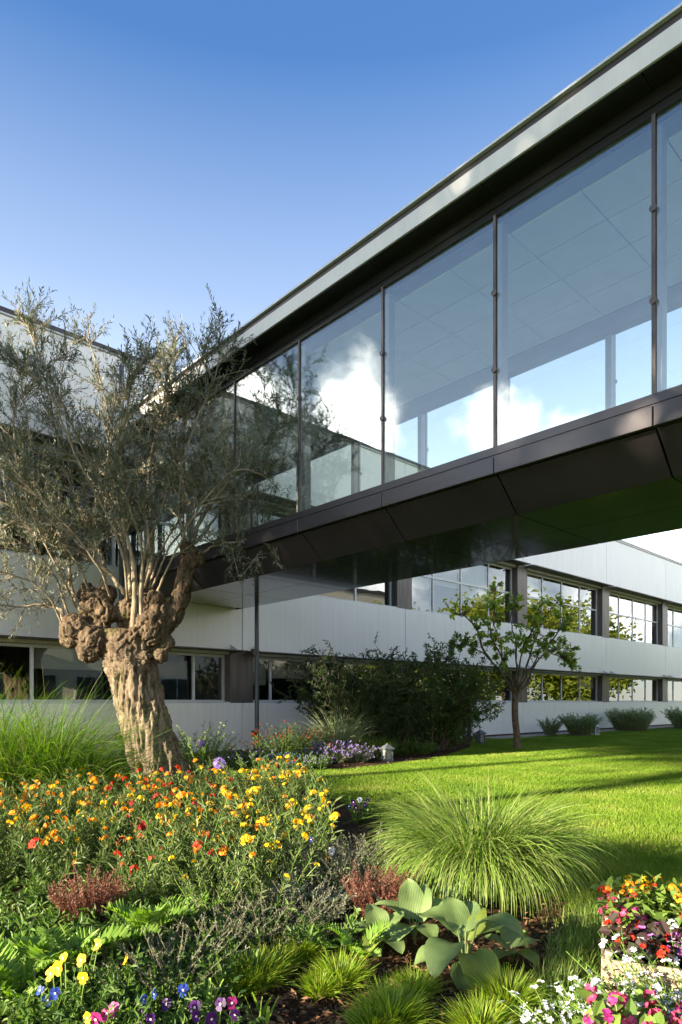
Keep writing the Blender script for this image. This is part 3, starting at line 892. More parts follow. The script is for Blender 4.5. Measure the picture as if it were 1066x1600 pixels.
stem_specs = [  # start pixel, depth; way points; radius
    ((208, 985, -.30), [(210, 900, -.25), (196, 835, -.3), (150, 735, -.5), (85, 600, -.7), (40, 500, -.8)], .058),
    ((224, 1015, -.28), [(221, 915, -.2), (232, 850, -.1), (262, 770, -.1), (300, 640, -.3), (318, 545, -.4)], .045),
    ((97, 990, -.12), [(92, 955, -.1), (70, 945, -.1), (30, 948, -.2), (-40, 935, -.3)], .045),
    ((128, 955, -.1), [(112, 920, 0), (104, 860, .1), (70, 780, .2), (10, 690, .1)], .05),
    ((150, 925, .05), [(160, 880, .2), (130, 810, .6), (90, 700, 1.0), (70, 590, 1.3)], .045),
    ((195, 930, .1), [(165, 890, .1), (105, 850, -.3), (40, 800, -.7), (-50, 760, -1.0)], .045),
    ((205, 930, .1), [(200, 860, .3), (170, 760, .7), (165, 640, 1.0), (130, 520, 1.1)], .045),
    ((225, 920, .1), [(240, 850, .3), (235, 740, .8), (260, 620, 1.2), (275, 545, 1.4)], .045),
    ((300, 852, .05), [(315, 810, 0), (360, 750, -.2), (420, 690, -.4), (455, 640, -.5)], .048),
    ((305, 850, .1), [(340, 800, .3), (360, 720, .5), (375, 640, .6), (395, 600, .6)], .042),
    ((292, 848, .05), [(280, 790, -.2), (290, 700, -.6), (335, 600, -.9), (345, 540, -1.0)], .042),
    ((310, 868, .05), [(345, 850, -.1), (400, 845, -.3), (455, 875, -.5)], .03),
    ((245, 930, -.05), [(262, 880, -.3), (300, 800, -.7), (360, 730, -1.1), (420, 735, -1.3)], .04),
    ((215, 935, .1), [(225, 860, -.4), (190, 740, -1.0), (200, 620, -1.4), (225, 560, -1.5)], .042),
    ((175, 940, 0), [(150, 880, -.5), (80, 800, -1.0), (0, 720, -1.4), (-70, 660, -1.6)], .042),
    ((145, 940, .1), [(120, 880, .5), (50, 790, 1.0), (-30, 680, 1.4), (-80, 600, 1.5)], .042),
    ((230, 930, .1), [(260, 850, .7), (310, 760, 1.2), (350, 650, 1.5), (330, 580, 1.6)], .042),
    ((110, 965, -.1), [(85, 900, -.3), (30, 850, -.6), (-60, 820, -.8)], .036),
    ((205, 945, .15), [(190, 860, .8), (130, 740, 1.5), (70, 640, 1.9), (20, 560, 2.0)], .04),
    ((200, 940, -.1), [(185, 850, -.7), (120, 720, -1.3), (70, 610, -1.6), (10, 560, -1.7)], .04),
    ((296, 850, .1), [(300, 780, .6), (265, 690, .9), (240, 600, 1.0), (255, 560, 1.0)], .036),
    ((235, 925, .1), [(265, 850, -.1), (330, 780, -.1), (385, 780, .1), (430, 800, .1)], .034),
    ((212, 935, .1), [(205, 850, 0), (185, 760, .1), (180, 660, .1), (195, 600, .2)], .036),
    ((140, 930, 0), [(115, 870, -.1), (60, 790, .4), (40, 650, .6), (30, 560, .6)], .036),
    ((120, 950, -.1), [(90, 880, -.5), (40, 760, -.8), (30, 640, -1.0), (90, 560, -1.0)], .036),
    ((218, 935, .0), [(235, 840, -.3), (215, 740, -.2), (240, 660, -.4), (290, 580, -.6)], .036),
    ((100, 985, -.1), [(70, 930, -.4), (20, 900, -.6), (-50, 890, -.8)], .03),
]
leaf_mb, n_stem = MB(), 0
for st, ways, r in stem_specs:
    path = spline([opx(*st)] + [opx(*q) for q in ways], 22)
    path[1:-1] += np.cumsum(rng.normal(size=(20, 3)) * .014, 0) * .8
    lm = MB()
    n_stem += 1
    if n_stem > 9:
        r *= .62
    lumps(lm, path, np.linspace(r, .008, 22) * (1 + .12 * rng.normal(size=22)), 7)
    # side branches
    seglen = np.linalg.norm(np.diff(path, axis=0), axis=1).sum()
    nb = int(seglen * 6.0) + 4
    tt = rng.uniform(.28, 1.0, nb)
    ii = np.minimum((tt * 21).astype(int), 20)
    bp = path[ii] + (path[ii + 1] - path[ii]) * (tt * 21 - ii)[:, None]
    tn = unit(path[ii + 1] - path[ii])
    oz = unit(rng.normal(size=(nb, 3)) * [1, 1, .55]); bd = unit(tn * .75 + oz * .9 + np.array([0, 0, .12]))
    bl = rng.uniform(.40, 1.05, nb) * (1.15 - .5 * tt)
    bpts, _, _ = curves(bp, np.arctan2(bd[:, 1], bd[:, 0]), bl, np.arccos(bd[:, 2].clip(-1, 1)), rng.uniform(-.5, .45, nb), 5, 1.0, .16)
    tubes(lm, bpts, .011, .004, 4)
    # twigs
    per = 6
    tp, ttn, _ = along(bpts, per, .1, 1.0)
    m = len(tp)
    td = unit(ttn * .8 + rand_unit(m) * .75 + np.array([0, 0, .22]))
    tl = rng.uniform(.16, .42, m)
    # the twig of the leader reaches up
    tpts, _, _ = curves(tp, np.arctan2(td[:, 1], td[:, 0]), tl, np.arccos(td[:, 2].clip(-1, 1)), rng.uniform(-.35, .35, m), 3, 1.0, .12)
    tubes(lm, tpts, .0045, .002, 3)
    link('limb', lm.mesh('limb', M_OLIMB, True), olive)
    stem_leaves(leaf_mb, tpts, 13, .085, .018, spread=.62, up=.12, t0=.05, simple=True)
    # long top shoots
    sp, _, _ = curves(path[-1:] + rng.normal(size=(4, 3)) * .05, rng.uniform(0, 6.3, 4), rng.uniform(.35, .7, 4), rng.uniform(0, .35, 4), rng.uniform(-.2, .3, 4), 4, 1, .1)
    tubes(lm, sp, .005, .002, 3)
    stem_leaves(leaf_mb, sp, 16, .075, .015, spread=.6, up=.2, simple=True)
leaf_mb.build('crown', M_OLEAF, olive, kind='stuff')

# ---------------------------------------------------------------- young fruit tree on the lawn
M_PBARK = bark_mat('fruit_tree_bark', (.20, .15, .10), (.07, .05, .035), scale=16, stretch=(1, 1, .5), bump=.6)
M_PLEAF = leafmat('fruit_leaf', [(.17, .26, .04), (.28, .37, .07), (.38, .45, .12), (.22, .32, .05)], transl=.5, rough=.45)
M_PBROWN = leafmat('withered_leaf', [(.12, .06, .025), (.18, .09, .04), (.09, .05, .02)], transl=.3)
TB = G(808, 1170)


def tpx(px, py, dy=0.0):
    y = TB[1] + dy
    return np.array([(px - CX) / FPX * y - TB[0], dy, H + (HOR - py) / FPX * y])


ft = thing('fruit_tree', 'young fruit tree with sparse leaves and bare spurs on the lawn', 'tree', TB)
mb = MB()
lumps(mb, spline([tpx(809, 1174), tpx(808, 1150), tpx(805, 1120), tpx(805, 1090), tpx(806, 1075)], 12), np.interp(np.linspace(0, 1, 12), [0, .1, .9, 1], [.125, .095, .085, .10]), 10)
mb.build('trunk', M_PBARK, ft, smooth=True)
lf, lf2 = MB(), MB()
for st, ways, r in [((804, 1085, 0), [(780, 1050, -.2), (752, 1015, -.4), (745, 985, -.5), (722, 962, -.6), (706, 958, -.6)], .055),
                    ((806, 1082, 0), [(790, 1045, .3), (778, 1000, .5), (770, 960, .5), (775, 925, .5)], .05),
                    ((806, 1080, 0), [(806, 1030, 0), (806, 990, -.1), (800, 955, -.1), (812, 932, -.1)], .055),
                    ((807, 1082, 0), [(825, 1050, -.3), (845, 1015, -.6), (870, 985, -.8), (880, 955, -.9)], .05),
                    ((808, 1085, 0), [(830, 1055, .3), (855, 1025, .5), (885, 1015, .6), (908, 1015, .6)], .05),
                    ((807, 1080, 0), [(822, 1030, .4), (840, 985, .7), (862, 950, .9), (868, 930, .9)], .045),
                    ((805, 1080, 0), [(785, 1030, -.5), (765, 985, -.9), (772, 945, -1.0)], .045),
                    ((806, 1078, 0), [(815, 1020, -.5), (835, 975, -.9), (843, 945, -1.0)], .045),
                    ((770, 1035, -.25), [(745, 1010, .1), (725, 1005, .3), (712, 1000, .4)], .03),
                    ((850, 1010, -.65), [(875, 1035, -.5), (895, 1043, -.4)], .025)]:
    path = spline([tpx(*st)] + [tpx(*q) for q in ways], 20)
    path[1:-1] += np.cumsum(rng.normal(size=(18, 3)) * .022, 0)
    lm = MB()
    lumps(lm, path, np.linspace(r * .66, .010, 20) * (1 + .22 * rng.normal(size=20).clip(-1.5, 2)), 7)
    nb = 26
    tt = rng.uniform(.35, 1, nb); ii = np.minimum((tt * 19).astype(int), 18)
    bp = path[ii]
    bd = unit(rng.normal(size=(nb, 3)) + [0, 0, .5])
    bpts, _, _ = curves(bp, np.arctan2(bd[:, 1], bd[:, 0]), rng.uniform(.12, .42, nb), np.arccos(bd[:, 2]), rng.uniform(-.4, .4, nb), 4, 1, .3)
    tubes(lm, bpts, .010, .005, 4)
    link('limb', lm.mesh('limb', M_PBARK, True), ft)
    keep = rng.random(nb) < .72
    stem_leaves(lf, bpts[keep], 21, .092, .064, spread=.9, up=0, t0=.3, fold=.15)
    stem_leaves(lf2, bpts[~keep], 6, .05, .03, spread=.9, up=0, t0=.3, fold=.3)
lf.build('crown', M_PLEAF, ft, kind='stuff')
lf2.build('withered_leaves', M_PBROWN, ft, kind='stuff')

# ---------------------------------------------------------------- tall trees outside the frame: they shade the bridge and are mirrored in the windows
M_TLEAF = leafmat('broad_leaf', [(.07, .12, .02), (.11, .17, .03), (.15, .21, .04)], transl=.4)
M_TLEAF2 = leafmat('yellow_green_leaf', [(.20, .26, .02), (.30, .36, .035), (.38, .42, .06)], transl=.45)
M_TBARK = bark_mat('tall_tree_bark', (.16, .13, .10), (.06, .05, .04), scale=6)


def tall_tree(label, loc, z0, z1, r, m, n=6500, L=.34, group=None, gaps=.0):
    t = thing('broadleaf_tree', label, 'tree', loc, 0, group)
    mb = MB()
    lumps(mb, spline([(0, 0, -.05), (.1, 0, z0 * .5), (0, .1, z0), (.1, .1, (z0 + z1) / 2), (0, 0, z1 - .6)], 14), np.linspace(.24, .04, 14), 9)
    c = np.array([0, 0, (z0 + z1) / 2]); hz = (z1 - z0) / 2
    for k in range(9):
        e = c + unit(rng.normal(size=3)) * [r * .8, r * .8, hz * .8]
        s = np.array([0, 0, rng.uniform(z0 * .85, (z0 + z1) / 2)])
        lumps(mb, spline([s, (s + e) / 2 + [0, 0, .2], e], 8), np.linspace(.08, .02, 8), 6)
    mb.build('trunk', M_TBARK, t, smooth=True)
    nc = 60
    cl = unit(rng.normal(size=(nc, 3))) * (rng.random((nc, 1)) ** .4) * [r, r, hz] + c
    lf = MB()
    k = rng.integers(0, nc, n)
    pos = cl[k] + rng.normal(size=(n, 3)) * .36 * np.array([r, r, hz * .8]) * .55
    pos[:, 2] = np.maximum(pos[:, 2], z0 - .1 + rng.normal(size=n) * .2)
    leaves(lf, pos, rand_unit(n) * [1, 1, .5], rand_unit(n) + [0, 0, .6], L * rng.uniform(.7, 1.3, n), L * .62)
    lf.build('crown', m, t, kind='stuff')
    return t


for k, (u, v, z0, z1, r) in enumerate(((-20, 1.6, 8.8, 16.6, 2.7), (-21, 5.4, 8.7, 17.2, 2.8), (-20, 9.2, 8.8, 16.8, 2.7), (-22, 12.9, 10.4, 15.9, 2.5), (-24, 21.0, 10.4, 15.6, 2.8))):
    tall_tree('tall leafy tree of the row that shades the footbridge', W(u, v), z0, z1, r, M_TLEAF, group='row of tall trees beside the garden')
for k, (u, v, z0, z1, r) in enumerate(((38, 3.5, 1.2, 8.2, 3.0), (44, 6.5, 1.0, 7.4, 2.8), (31, 0.5, 1.0, 7.2, 2.5), (50, 1, 1.5, 9.5, 3.4), (42, -2, 1.5, 9.0, 3.2))):
    tall_tree('yellow-green leafy tree mirrored in the office windows', W(u, v), z0, z1, r, M_TLEAF2, group='trees mirrored in the office windows')

# ================================================================ lawn grass, mulch, gravel
def tri_blades(mb, x, y, h, w, lean=.5, z=0.0):
    n = len(x)
    a = rng.random(n) * 2 * np.pi; b = rng.random(n) * 2 * np.pi
    le = h * lean * rng.random(n)
    c, s = np.cos(a) * w / 2, np.sin(a) * w / 2
    v = np.stack([np.stack([x - c, y - s, np.full(n, z)], 1), np.stack([x + c, y + s, np.full(n, z)], 1), np.stack([x + np.cos(b) * le, y + np.sin(b) * le, z + h], 1)], 1)
    mb.add(v.reshape(-1, 3), np.arange(n * 3).reshape(-1, 3))


def lawn_leaf_mat():
    m, n, l, p, out = nt_of('lawn_blade')
    g = n.new('ShaderNodeNewGeometry'); tc = n.new('ShaderNodeTexCoord')
    nz = n.new('ShaderNodeTexNoise'); nz.inputs['Scale'].default_value = .8; nz.inputs['Detail'].default_value = 5
    l.new(tc.outputs['Object'], nz.inputs[0])
    ad = n.new('ShaderNodeMath'); ad.operation = 'MULTIPLY_ADD'; ad.inputs[1].default_value = 1.6; l.new(nz.outputs[0], ad.inputs[0])
    mu = n.new('ShaderNodeMath'); mu.operation = 'MULTIPLY_ADD'; mu.inputs[1].default_value = .5; mu.inputs[2].default_value = -.55; l.new(g.outputs['Random Per Island'], mu.inputs[0])
    l.new(mu.outputs[0], ad.inputs[2])
    r = n.new('ShaderNodeValToRGB'); el = r.color_ramp.elements
    el[0].position = .1; el[0].color = (.095, .19, .012, 1)
    el[1].position = .95; el[1].color = (.36, .36, .10, 1)
    e = el.new(.5); e.color = (.15, .255, .02, 1)
    e = el.new(.75); e.color = (.22, .31, .035, 1)
    l.new(ad.outputs[0], r.inputs[0]); l.new(r.outputs[0], p.inputs['Base Color'])
    p.inputs['Roughness'].default_value = .6; p.inputs['Specular IOR Level'].default_value = .2
    t = n.new('ShaderNodeBsdfTranslucent'); l.new(r.outputs[0], t.inputs[0])
    mix = n.new('ShaderNodeMixShader'); mix.inputs[0].default_value = .35
    l.new(p.outputs[0], mix.inputs[1]); l.new(t.outputs[0], mix.inputs[2]); l.new(mix.outputs[0], out.inputs[0])
    return m


mb = MB()
for (y0, y1, dens, h, w) in ((2.2, 5.5, 9000, .050, .006), (5.5, 9, 5200, .045, .009), (9, 14, 3200, .038, .010), (14, 20, 1700, .036, .015), (20, 30, 800, .036, .022)):
    xa, xb = -.56 * y1, .60 * y1
    n = int(dens * (y1 - y0) * (xb - xa))
    x = rng.uniform(xa, xb, n); y = rng.uniform(y0, y1, n)
    k = (np.abs(x) < .57 * y + .4) & ~inside(BED, x, y) & ~inside(BORDER, x, y)
    vv = x * V[0] + y * V[1]; uu = x * U[0] + y * U[1]
    k &= vv < np.where(uu > fac_u(742), V0 - 1.0, V0 - .1)
    x, y = x[k], y[k]
    tri_blades(mb, x, y, h * rng.uniform(.6, 1.25, len(x)), w, .9)
mb.build('lawn_grass', lawn_leaf_mat(), kind='stuff')

M_CHIP = leafmat('bark_chip', [(.05, .026, .013), (.13, .07, .035), (.22, .13, .07), (.035, .02, .012)], transl=.0, rough=.9, spec=.1)
mb = MB()
n = 15000
y = 2.3 + 4.0 * rng.random(n) ** 1.6; x = rng.uniform(-.55, .50, n) * y
k = inside(BED, x, y)
x, y = x[k], y[k]; n = len(x)
ax = rand_unit(n) * [1, 1, .35]
diamonds(mb, np.stack([x, y, .014 + rng.random(n) * .03], 1), ax, rand_unit(n) + [0, 0, 1.2], rng.uniform(.02, .06, n), rng.uniform(.008, .02, n), .1)
n2 = 5000
q = rng.random((n2, 2)); bb = np.array(BORDER); lo, hi = bb.min(0), bb.max(0); pp = lo + (hi - lo) * q
k = inside(BORDER, pp[:, 0], pp[:, 1]); pp = pp[k]; n2 = len(pp)
diamonds(mb, np.stack([pp[:, 0], pp[:, 1], .02 + rng.random(n2) * .02], 1), rand_unit(n2) * [1, 1, .3], rand_unit(n2) + [0, 0, 1.2], .06, .025, .1)
mb.build('bark_mulch', M_CHIP, kind='stuff')

mb = MB()
n = 9000
u = rng.uniform(fac_u(742), 46, n); v = rng.uniform(V0 - .98, V0 - .03, n)
P = u[:, None] * U + v[:, None] * V
s = rng.uniform(.012, .03, n)
oct_ = np.array([(1, 0, 0), (0, 1, 0), (-1, 0, 0), (0, -1, 0), (0, 0, .8)], float)
vv = np.concatenate([P, np.full((n, 1), .008)], 1)[:, None, :] + oct_[None] * s[:, None, None] * rng.uniform(.6, 1.3, (n, 5, 1))
b = np.arange(n)[:, None] * 5
mb.add(vv.reshape(-1, 3), np.concatenate([np.stack([b[:, 0] + i, b[:, 0] + (i + 1) % 4, b[:, 0] + 4], 1) for i in range(4)]))
mb.build('gravel_pebbles', leafmat('pebble', [(.35, .29, .24), (.5, .44, .38), (.28, .22, .18)], transl=0, rough=.9), kind='stuff')


# ================================================================ flowers and leaves
R_ = rng.uniform

def petals(mb, pos, axis, normal, L, Wd, cup=.15):
    """rounded petals"""
    pos = np.asarray(pos, float); n = len(pos)
    axis = unit(np.asarray(axis, float)); side = unit(np.cross(axis, normal)); nor = np.cross(side, axis)
    L = np.broadcast_to(np.asarray(L, float), (n,))[:, None]; Wd = np.broadcast_to(np.asarray(Wd, float), (n,))[:, None]
    def q(s, t, h): return pos + axis * L * s + side * Wd * t + nor * L * h
    v = np.stack([q(0, 0, 0), q(.4, .36, cup * .5), q(.8, .46, cup), q(1.02, .12, cup * .8), q(1.02, -.12, cup * .8), q(.8, -.46, cup), q(.4, -.36, cup * .5)], 1)
    b = np.arange(n) * 7
    return _pet(mb, v, b)


def _pet(mb, v, b):
    base = mb.n
    mb.add(v.reshape(-1, 3), np.concatenate([np.stack([b, b + 3, b + 2, b + 1], 1), np.stack([b, b + 6, b + 5, b + 4], 1)]))
    mb.f.append(np.stack([b, b + 4, b + 3], 1) + base)
    return mb


def blossoms(mb, C, N, k, L, Wd, tilt=.25, cup=.1, phase=None):
    C = np.asarray(C, float); N = unit(np.asarray(N, float)); n = len(C)
    ref = np.where(np.abs(N[:, 2:3]) < .9, np.array([0, 0, 1.0]), np.array([1.0, 0, 0]))
    a = unit(np.cross(N, ref)); b = np.cross(N, a)
    ph = rng.random(n) * 6.3 if phase is None else np.full(n, phase)
    for i in range(k):
        t = (ph + i * 2 * np.pi / k)[:, None]
        petals(mb, C, np.cos(t) * a + np.sin(t) * b + N * tilt, N, L, Wd, cup)
    return mb


def dome(n, r, flat=.8):
    N = unit(rng.normal(size=(n, 3))); N[:, 2] = np.abs(N[:, 2]) * .9 + .1
    N = unit(N)
    return N * r * [1, 1, flat], N


M_Y = leafmat('petal_yellow', [(.80, .50, .01), (.90, .62, .02), (.85, .45, .01)], transl=.3, rough=.6)
M_O = leafmat('petal_orange', [(.75, .20, .005), (.85, .30, .01), (.80, .38, .01)], transl=.3, rough=.6)
M_R = leafmat('petal_red', [(.55, .02, .01), (.65, .06, .01), (.42, .01, .01)], transl=.3, rough=.6)
M_DR = leafmat('petal_dark_red', [(.20, .008, .01), (.30, .015, .012)], transl=.3, rough=.6)
M_PK = leafmat('petal_pink', [(.52, .05, .13), (.62, .12, .22), (.45, .025, .10)], transl=.3, rough=.5)
M_MA = leafmat('petal_magenta', [(.26, .015, .12), (.36, .03, .18)], transl=.3, rough=.5)
M_MV = leafmat('petal_mauve', [(.50, .20, .48), (.42, .13, .40), (.35, .05, .25)], transl=.3, rough=.5)
M_WH = leafmat('petal_white', [(.80, .80, .80), (.72, .74, .80)], transl=.25, rough=.6)
M_BL = leafmat('petal_blue', [(.025, .055, .36), (.04, .09, .44), (.015, .025, .24)], transl=.3, rough=.5)
M_PU = leafmat('petal_purple', [(.05, .01, .09), (.08, .015, .14), (.03, .008, .06)], transl=.3, rough=.5)
M_LI = leafmat('petal_lilac', [(.34, .24, .60), (.44, .32, .66)], transl=.3, rough=.6)
M_CEN = leafmat('flower_heart', [(.75, .40, .02)], transl=.1)
M_GREEN = leafmat('leaf_green', [(.045, .10, .02), (.09, .165, .03), (.15, .22, .05)], transl=.35)
M_LIGHT = leafmat('leaf_light_green', [(.13, .25, .03), (.20, .33, .05), (.27, .38, .08)], transl=.4, rough=.5)
M_GREY = leafmat('leaf_grey_green', [(.10, .13, .065), (.16, .18, .10), (.13, .17, .075)], transl=.3)
M_WALL = leafmat('wallflower_leaf', [(.07, .12, .03), (.12, .17, .05), (.17, .20, .08)], transl=.35)
M_DARK = leafmat('leaf_dark_green', [(.022, .045, .012), (.04, .07, .018), (.065, .10, .025)], transl=.25, rough=.4)
M_DARK2 = leafmat('leaf_mid_green', [(.035, .07, .014), (.06, .11, .022), (.10, .15, .03)], transl=.3, rough=.4)
M_SEDGE = leafmat('sedge_blade', [(.11, .21, .012), (.19, .32, .02), (.28, .38, .03), (.22, .20, .04)], transl=.4)
M_FGRASS = leafmat('fountain_blade', [(.12, .22, .025), (.19, .30, .045), (.28, .36, .10), (.10, .18, .03), (.29, .30, .11)], transl=.42)
M_TALLG = leafmat('tall_grass_blade', [(.07, .17, .015), (.12, .24, .02), (.19, .31, .04), (.06, .13, .02), (.27, .27, .10)], transl=.4)
M_STRIPE = leafmat('pale_grass_blade', [(.24, .29, .14), (.34, .37, .22), (.18, .24, .09)], transl=.35)
M_TWIG = leafmat('grey_twig', [(.16, .14, .10), (.24, .21, .15), (.11, .10, .07)], transl=.15)
M_BUD = leafmat('grey_bud', [(.26, .24, .19), (.34, .33, .30), (.20, .20, .13)], transl=.25)
M_GREY2 = leafmat('leaf_dull_green', [(.07, .10, .04), (.11, .14, .06), (.09, .12, .045)], transl=.3)
M_BUD2 = leafmat('dull_bud', [(.16, .15, .11), (.24, .22, .18), (.13, .14, .08)], transl=.25)
M_REDST = leafmat('reddish_stem', [(.14, .05, .035), (.20, .08, .05), (.10, .06, .03)], transl=.2)
M_BEGL = leafmat('begonia_leaf', [(.09, .16, .03), (.14, .22, .04), (.18, .25, .05)], transl=.35, rough=.35)
M_ROSE = leafmat('rosemary_leaf', [(.17, .24, .09), (.26, .33, .14), (.33, .40, .18)], transl=.3)
M_BEGD = leafmat('begonia_dark_leaf', [(.035, .03, .02), (.06, .035, .03), (.03, .045, .02)], transl=.2, rough=.3)


def cluster_meshes(m, name, nf=9, r=.028, L=.0175, Wd=.0185, k=4, variants=6):
    res = []
    for i in range(variants):
        n1 = nf if k != 4 else rng.integers(3, nf + 4)
        mb = MB(); C, N = dome(n1, r * (n1 / nf) ** .5 * R_(.85, 1.25), R_(.6, 1.4) if k == 4 else .75); blossoms(mb, C, N, k, L, Wd, .15, .1)
        res.append(mb.mesh(name, m))
    return res


def bush(n, base_r, h, lean, bend, per, L, Wd, spread=.8, up=.2, S=5, stem_r=.003, t0=.1, hj=.25, simple=False, wig=.08, fold=.2):
    """n leafy stems fanning from a root: stem mesh builder, leaf mesh builder, curves"""
    base = disc(n, base_r); az = np.arctan2(base[:, 1], base[:, 0]) + rng.normal(size=n) * .6
    rr = np.hypot(base[:, 0], base[:, 1]) / (base_r + 1e-6)
    pts, tn, sd = curves(base, az, h * (1 + hj * rng.normal(size=n).clip(-1.6, 1.6)), lean * (.25 + .75 * rr) * rng.uniform(.6, 1.2, n), bend * rng.uniform(.3, 1.2, n), S, 1.3, wig)
    st, lv = MB(), MB()
    tubes(st, pts, stem_r, stem_r * .5, 3)
    stem_leaves(lv, pts, per, L, Wd, spread, up, t0, simple=simple, fold=fold)
    return st, lv, pts


# ---------------------------------------------------------------- wallflowers
WALL_COL = {'yellow': M_Y, 'orange': M_O, 'red': M_R, 'dark_red': M_DR}
wall_cl = {c: cluster_meshes(m, 'flower_cluster') for c, m in WALL_COL.items()}
wall_proto = []
for _ in range(5):
    st, lv, pts = bush(13, .09, .42, .55, .25, 26, .062, .0115, spread=.75, up=.35, stem_r=.0035, t0=.08)
    wall_proto.append((st.mesh('stems', M_LIGHT), lv.mesh('foliage', M_WALL), pts[:, -1]))


def wallflower(p, col, label):
    st, lv, tips = wall_proto[rng.integers(0, 5)]
    t = thing('wallflower', label, 'flower', (p[0], p[1], .01), rng.random() * 6.28, 'wallflowers in the bed')
    s = rng.uniform(.82, 1.12) * (1.18 if p[1] > 6.6 and p[0] > -1.15 else 1.0); t.scale = (s, s, s)
    link('stems', st, t, kind='stuff'); link('foliage', lv, t, kind='stuff')
    for q in tips[rng.permutation(len(tips))[:int(2 + 6 * max(0, min(1, .5 + 1.1 * noise.noise(Vector((p[0] * 1.3, p[1] * 1.3, 4))))))]]:
        c = col if rng.random() < .86 else ('orange' if col != 'orange' else ('yellow' if rng.random() < .6 else 'red'))
        link('flower_cluster', wall_cl[c][rng.integers(0, 6)], t, q + [0, 0, .004], (rng.normal() * .3, rng.normal() * .3, rng.random() * 6.3), rng.uniform(.62, 1.15))
    return t


done = []
for _ in range(6000):
    y = 3.75 + 4.6 * rng.random(); px = rng.uniform(-70, 545)
    x = (px - CX) / FPX * y
    top = 1096 + (1.3 - .42) * 1027 / y
    lim = np.interp(top, [1195, 1215, 1260, 1310, 1345, 1370], [445, 465, 505, 470, 400, 320])
    if px > lim or not inside(BED, np.array([x]), np.array([y]))[0]:
        continue
    if px < 245 and y > 7.6:
        continue
    if px < 190 and y < 4.3:
        continue
    if any((x - a) ** 2 + (y - b) ** 2 < .245 ** 2 for a, b in done):
        continue
    if (x - OB[0]) ** 2 + (y - OB[1]) ** 2 < .6:
        continue
    done.append((x, y))
    q = rng.random()
    if px < 130 and top > 1265:
        c = 'yellow' if q < .8 else 'orange'
    elif px < 190:
        c = 'orange' if q < .75 else ('yellow' if q < .92 else 'dark_red')
    elif px < 345:
        c = 'red' if q < .36 else ('orange' if q < .66 else ('dark_red' if q < .82 else 'yellow'))
    else:
        c = 'yellow' if q < .72 else ('orange' if q < .93 else 'red')
    where = 'before the tall grass clumps' if px < 170 and top < 1300 else ('at the lawn side of the bed' if px > 400 else ('below the olive trunk' if top < 1270 else 'above the catmint and poppy leaves'))
    wallflower((x, y), c, {'yellow': 'yellow', 'orange': 'orange', 'red': 'bright red', 'dark_red': 'dark crimson'}[c] + ' wallflower ' + where)


# ---------------------------------------------------------------- ornamental grasses
def grass_clump(name, label, loc, n, r, L, lean, bend, wd, m, S=7, cat='grass', group=None, lj=.18, drift=None, p=1.5, extra=None):
    t = thing(name, label, cat, (loc[0], loc[1], .005), 0, group)
    mb = MB()
    base = disc(n, r); az = np.arctan2(base[:, 1], base[:, 0]) + rng.normal(size=n) * .5
    rr = np.hypot(base[:, 0], base[:, 1]) / r
    if drift is not None:
        az = np.where(rng.random(n) < drift[1], drift[0] + rng.normal(size=n) * .5, az)
    pts, tn, sd = curves(base, az, L * (1 + lj * rng.normal(size=n)).clip(.45, 1.5), lean * (.15 + .85 * rr) * rng.uniform(.5, 1.3, n), bend * rng.uniform(.35, 1.25, n), S, p, .02)
    pts[:, :, 2] = np.maximum(pts[:, :, 2], .012 + .01 * rng.random((n, 1)))
    strips(mb, pts, sd, wd * rng.uniform(.7, 1.2, n), twist=rng.normal(size=n) * .5)
    mb.build('blades', m, t, kind='stuff')
    if extra:
        e = MB(); k = extra
        pts, tn, sd = curves(disc(k, r), rng.random(k) * 6.3, L * rng.uniform(1.0, 1.3, k), rng.uniform(.05, .4, k), rng.uniform(.1, .6, k), S, 1.6, .02)
        strips(e, pts, sd, wd * .6)
        e.build('seed_stalks', m, t, kind='stuff')
    return t


c = G(752, 1400)
grass_clump('fountain_grass', 'large arching fountain grass clump at the lawn edge', c, 3800, .23, .80, .24, 2.7, .0085, M_FGRASS, 10, extra=10, p=1.35, lj=.12)
for (px, py, n, L, lab) in ((-5, 1266, 1500, 1.4, 'tall green grass clump at the far side of the flower bed'), (72, 1262, 1700, 1.4, 'tall green grass clump at the far side of the flower bed'), (128, 1264, 900, .95, 'tall green grass clump brushing the olive trunk'), (-60, 1256, 1100, 1.5, 'tall green grass clump at the far side of the flower bed')):
    grass_clump('tall_grass', lab, G(px, py), n, .34, L, .75, 1.25, .0085, M_TALLG, 8, extra=26, group='tall grasses beside the olive tree')
SEDGE_GROUP = 'small sedge tufts in the mulch'
sedge_spots = [(398, 1545, 1.1), (365, 1560, .85), (530, 1545, 1.0), (470, 1502, .95), (435, 1520, .85), (612, 1606, 1.1), (648, 1560, .8), (795, 1578, 1.05), (752, 1625, 1.0), (500, 1560, .7), (905, 1500, .5), (585, 1625, .8)]
for (px, py, s) in sedge_spots:
    g = G(px, py)
    grass_clump('sedge_tuft', 'small bright yellow-green sedge tuft growing in the bark mulch', g, int(700 * s), .06 * s, .14 * s, .85, .75, .0052, M_SEDGE, 4, group=SEDGE_GROUP)
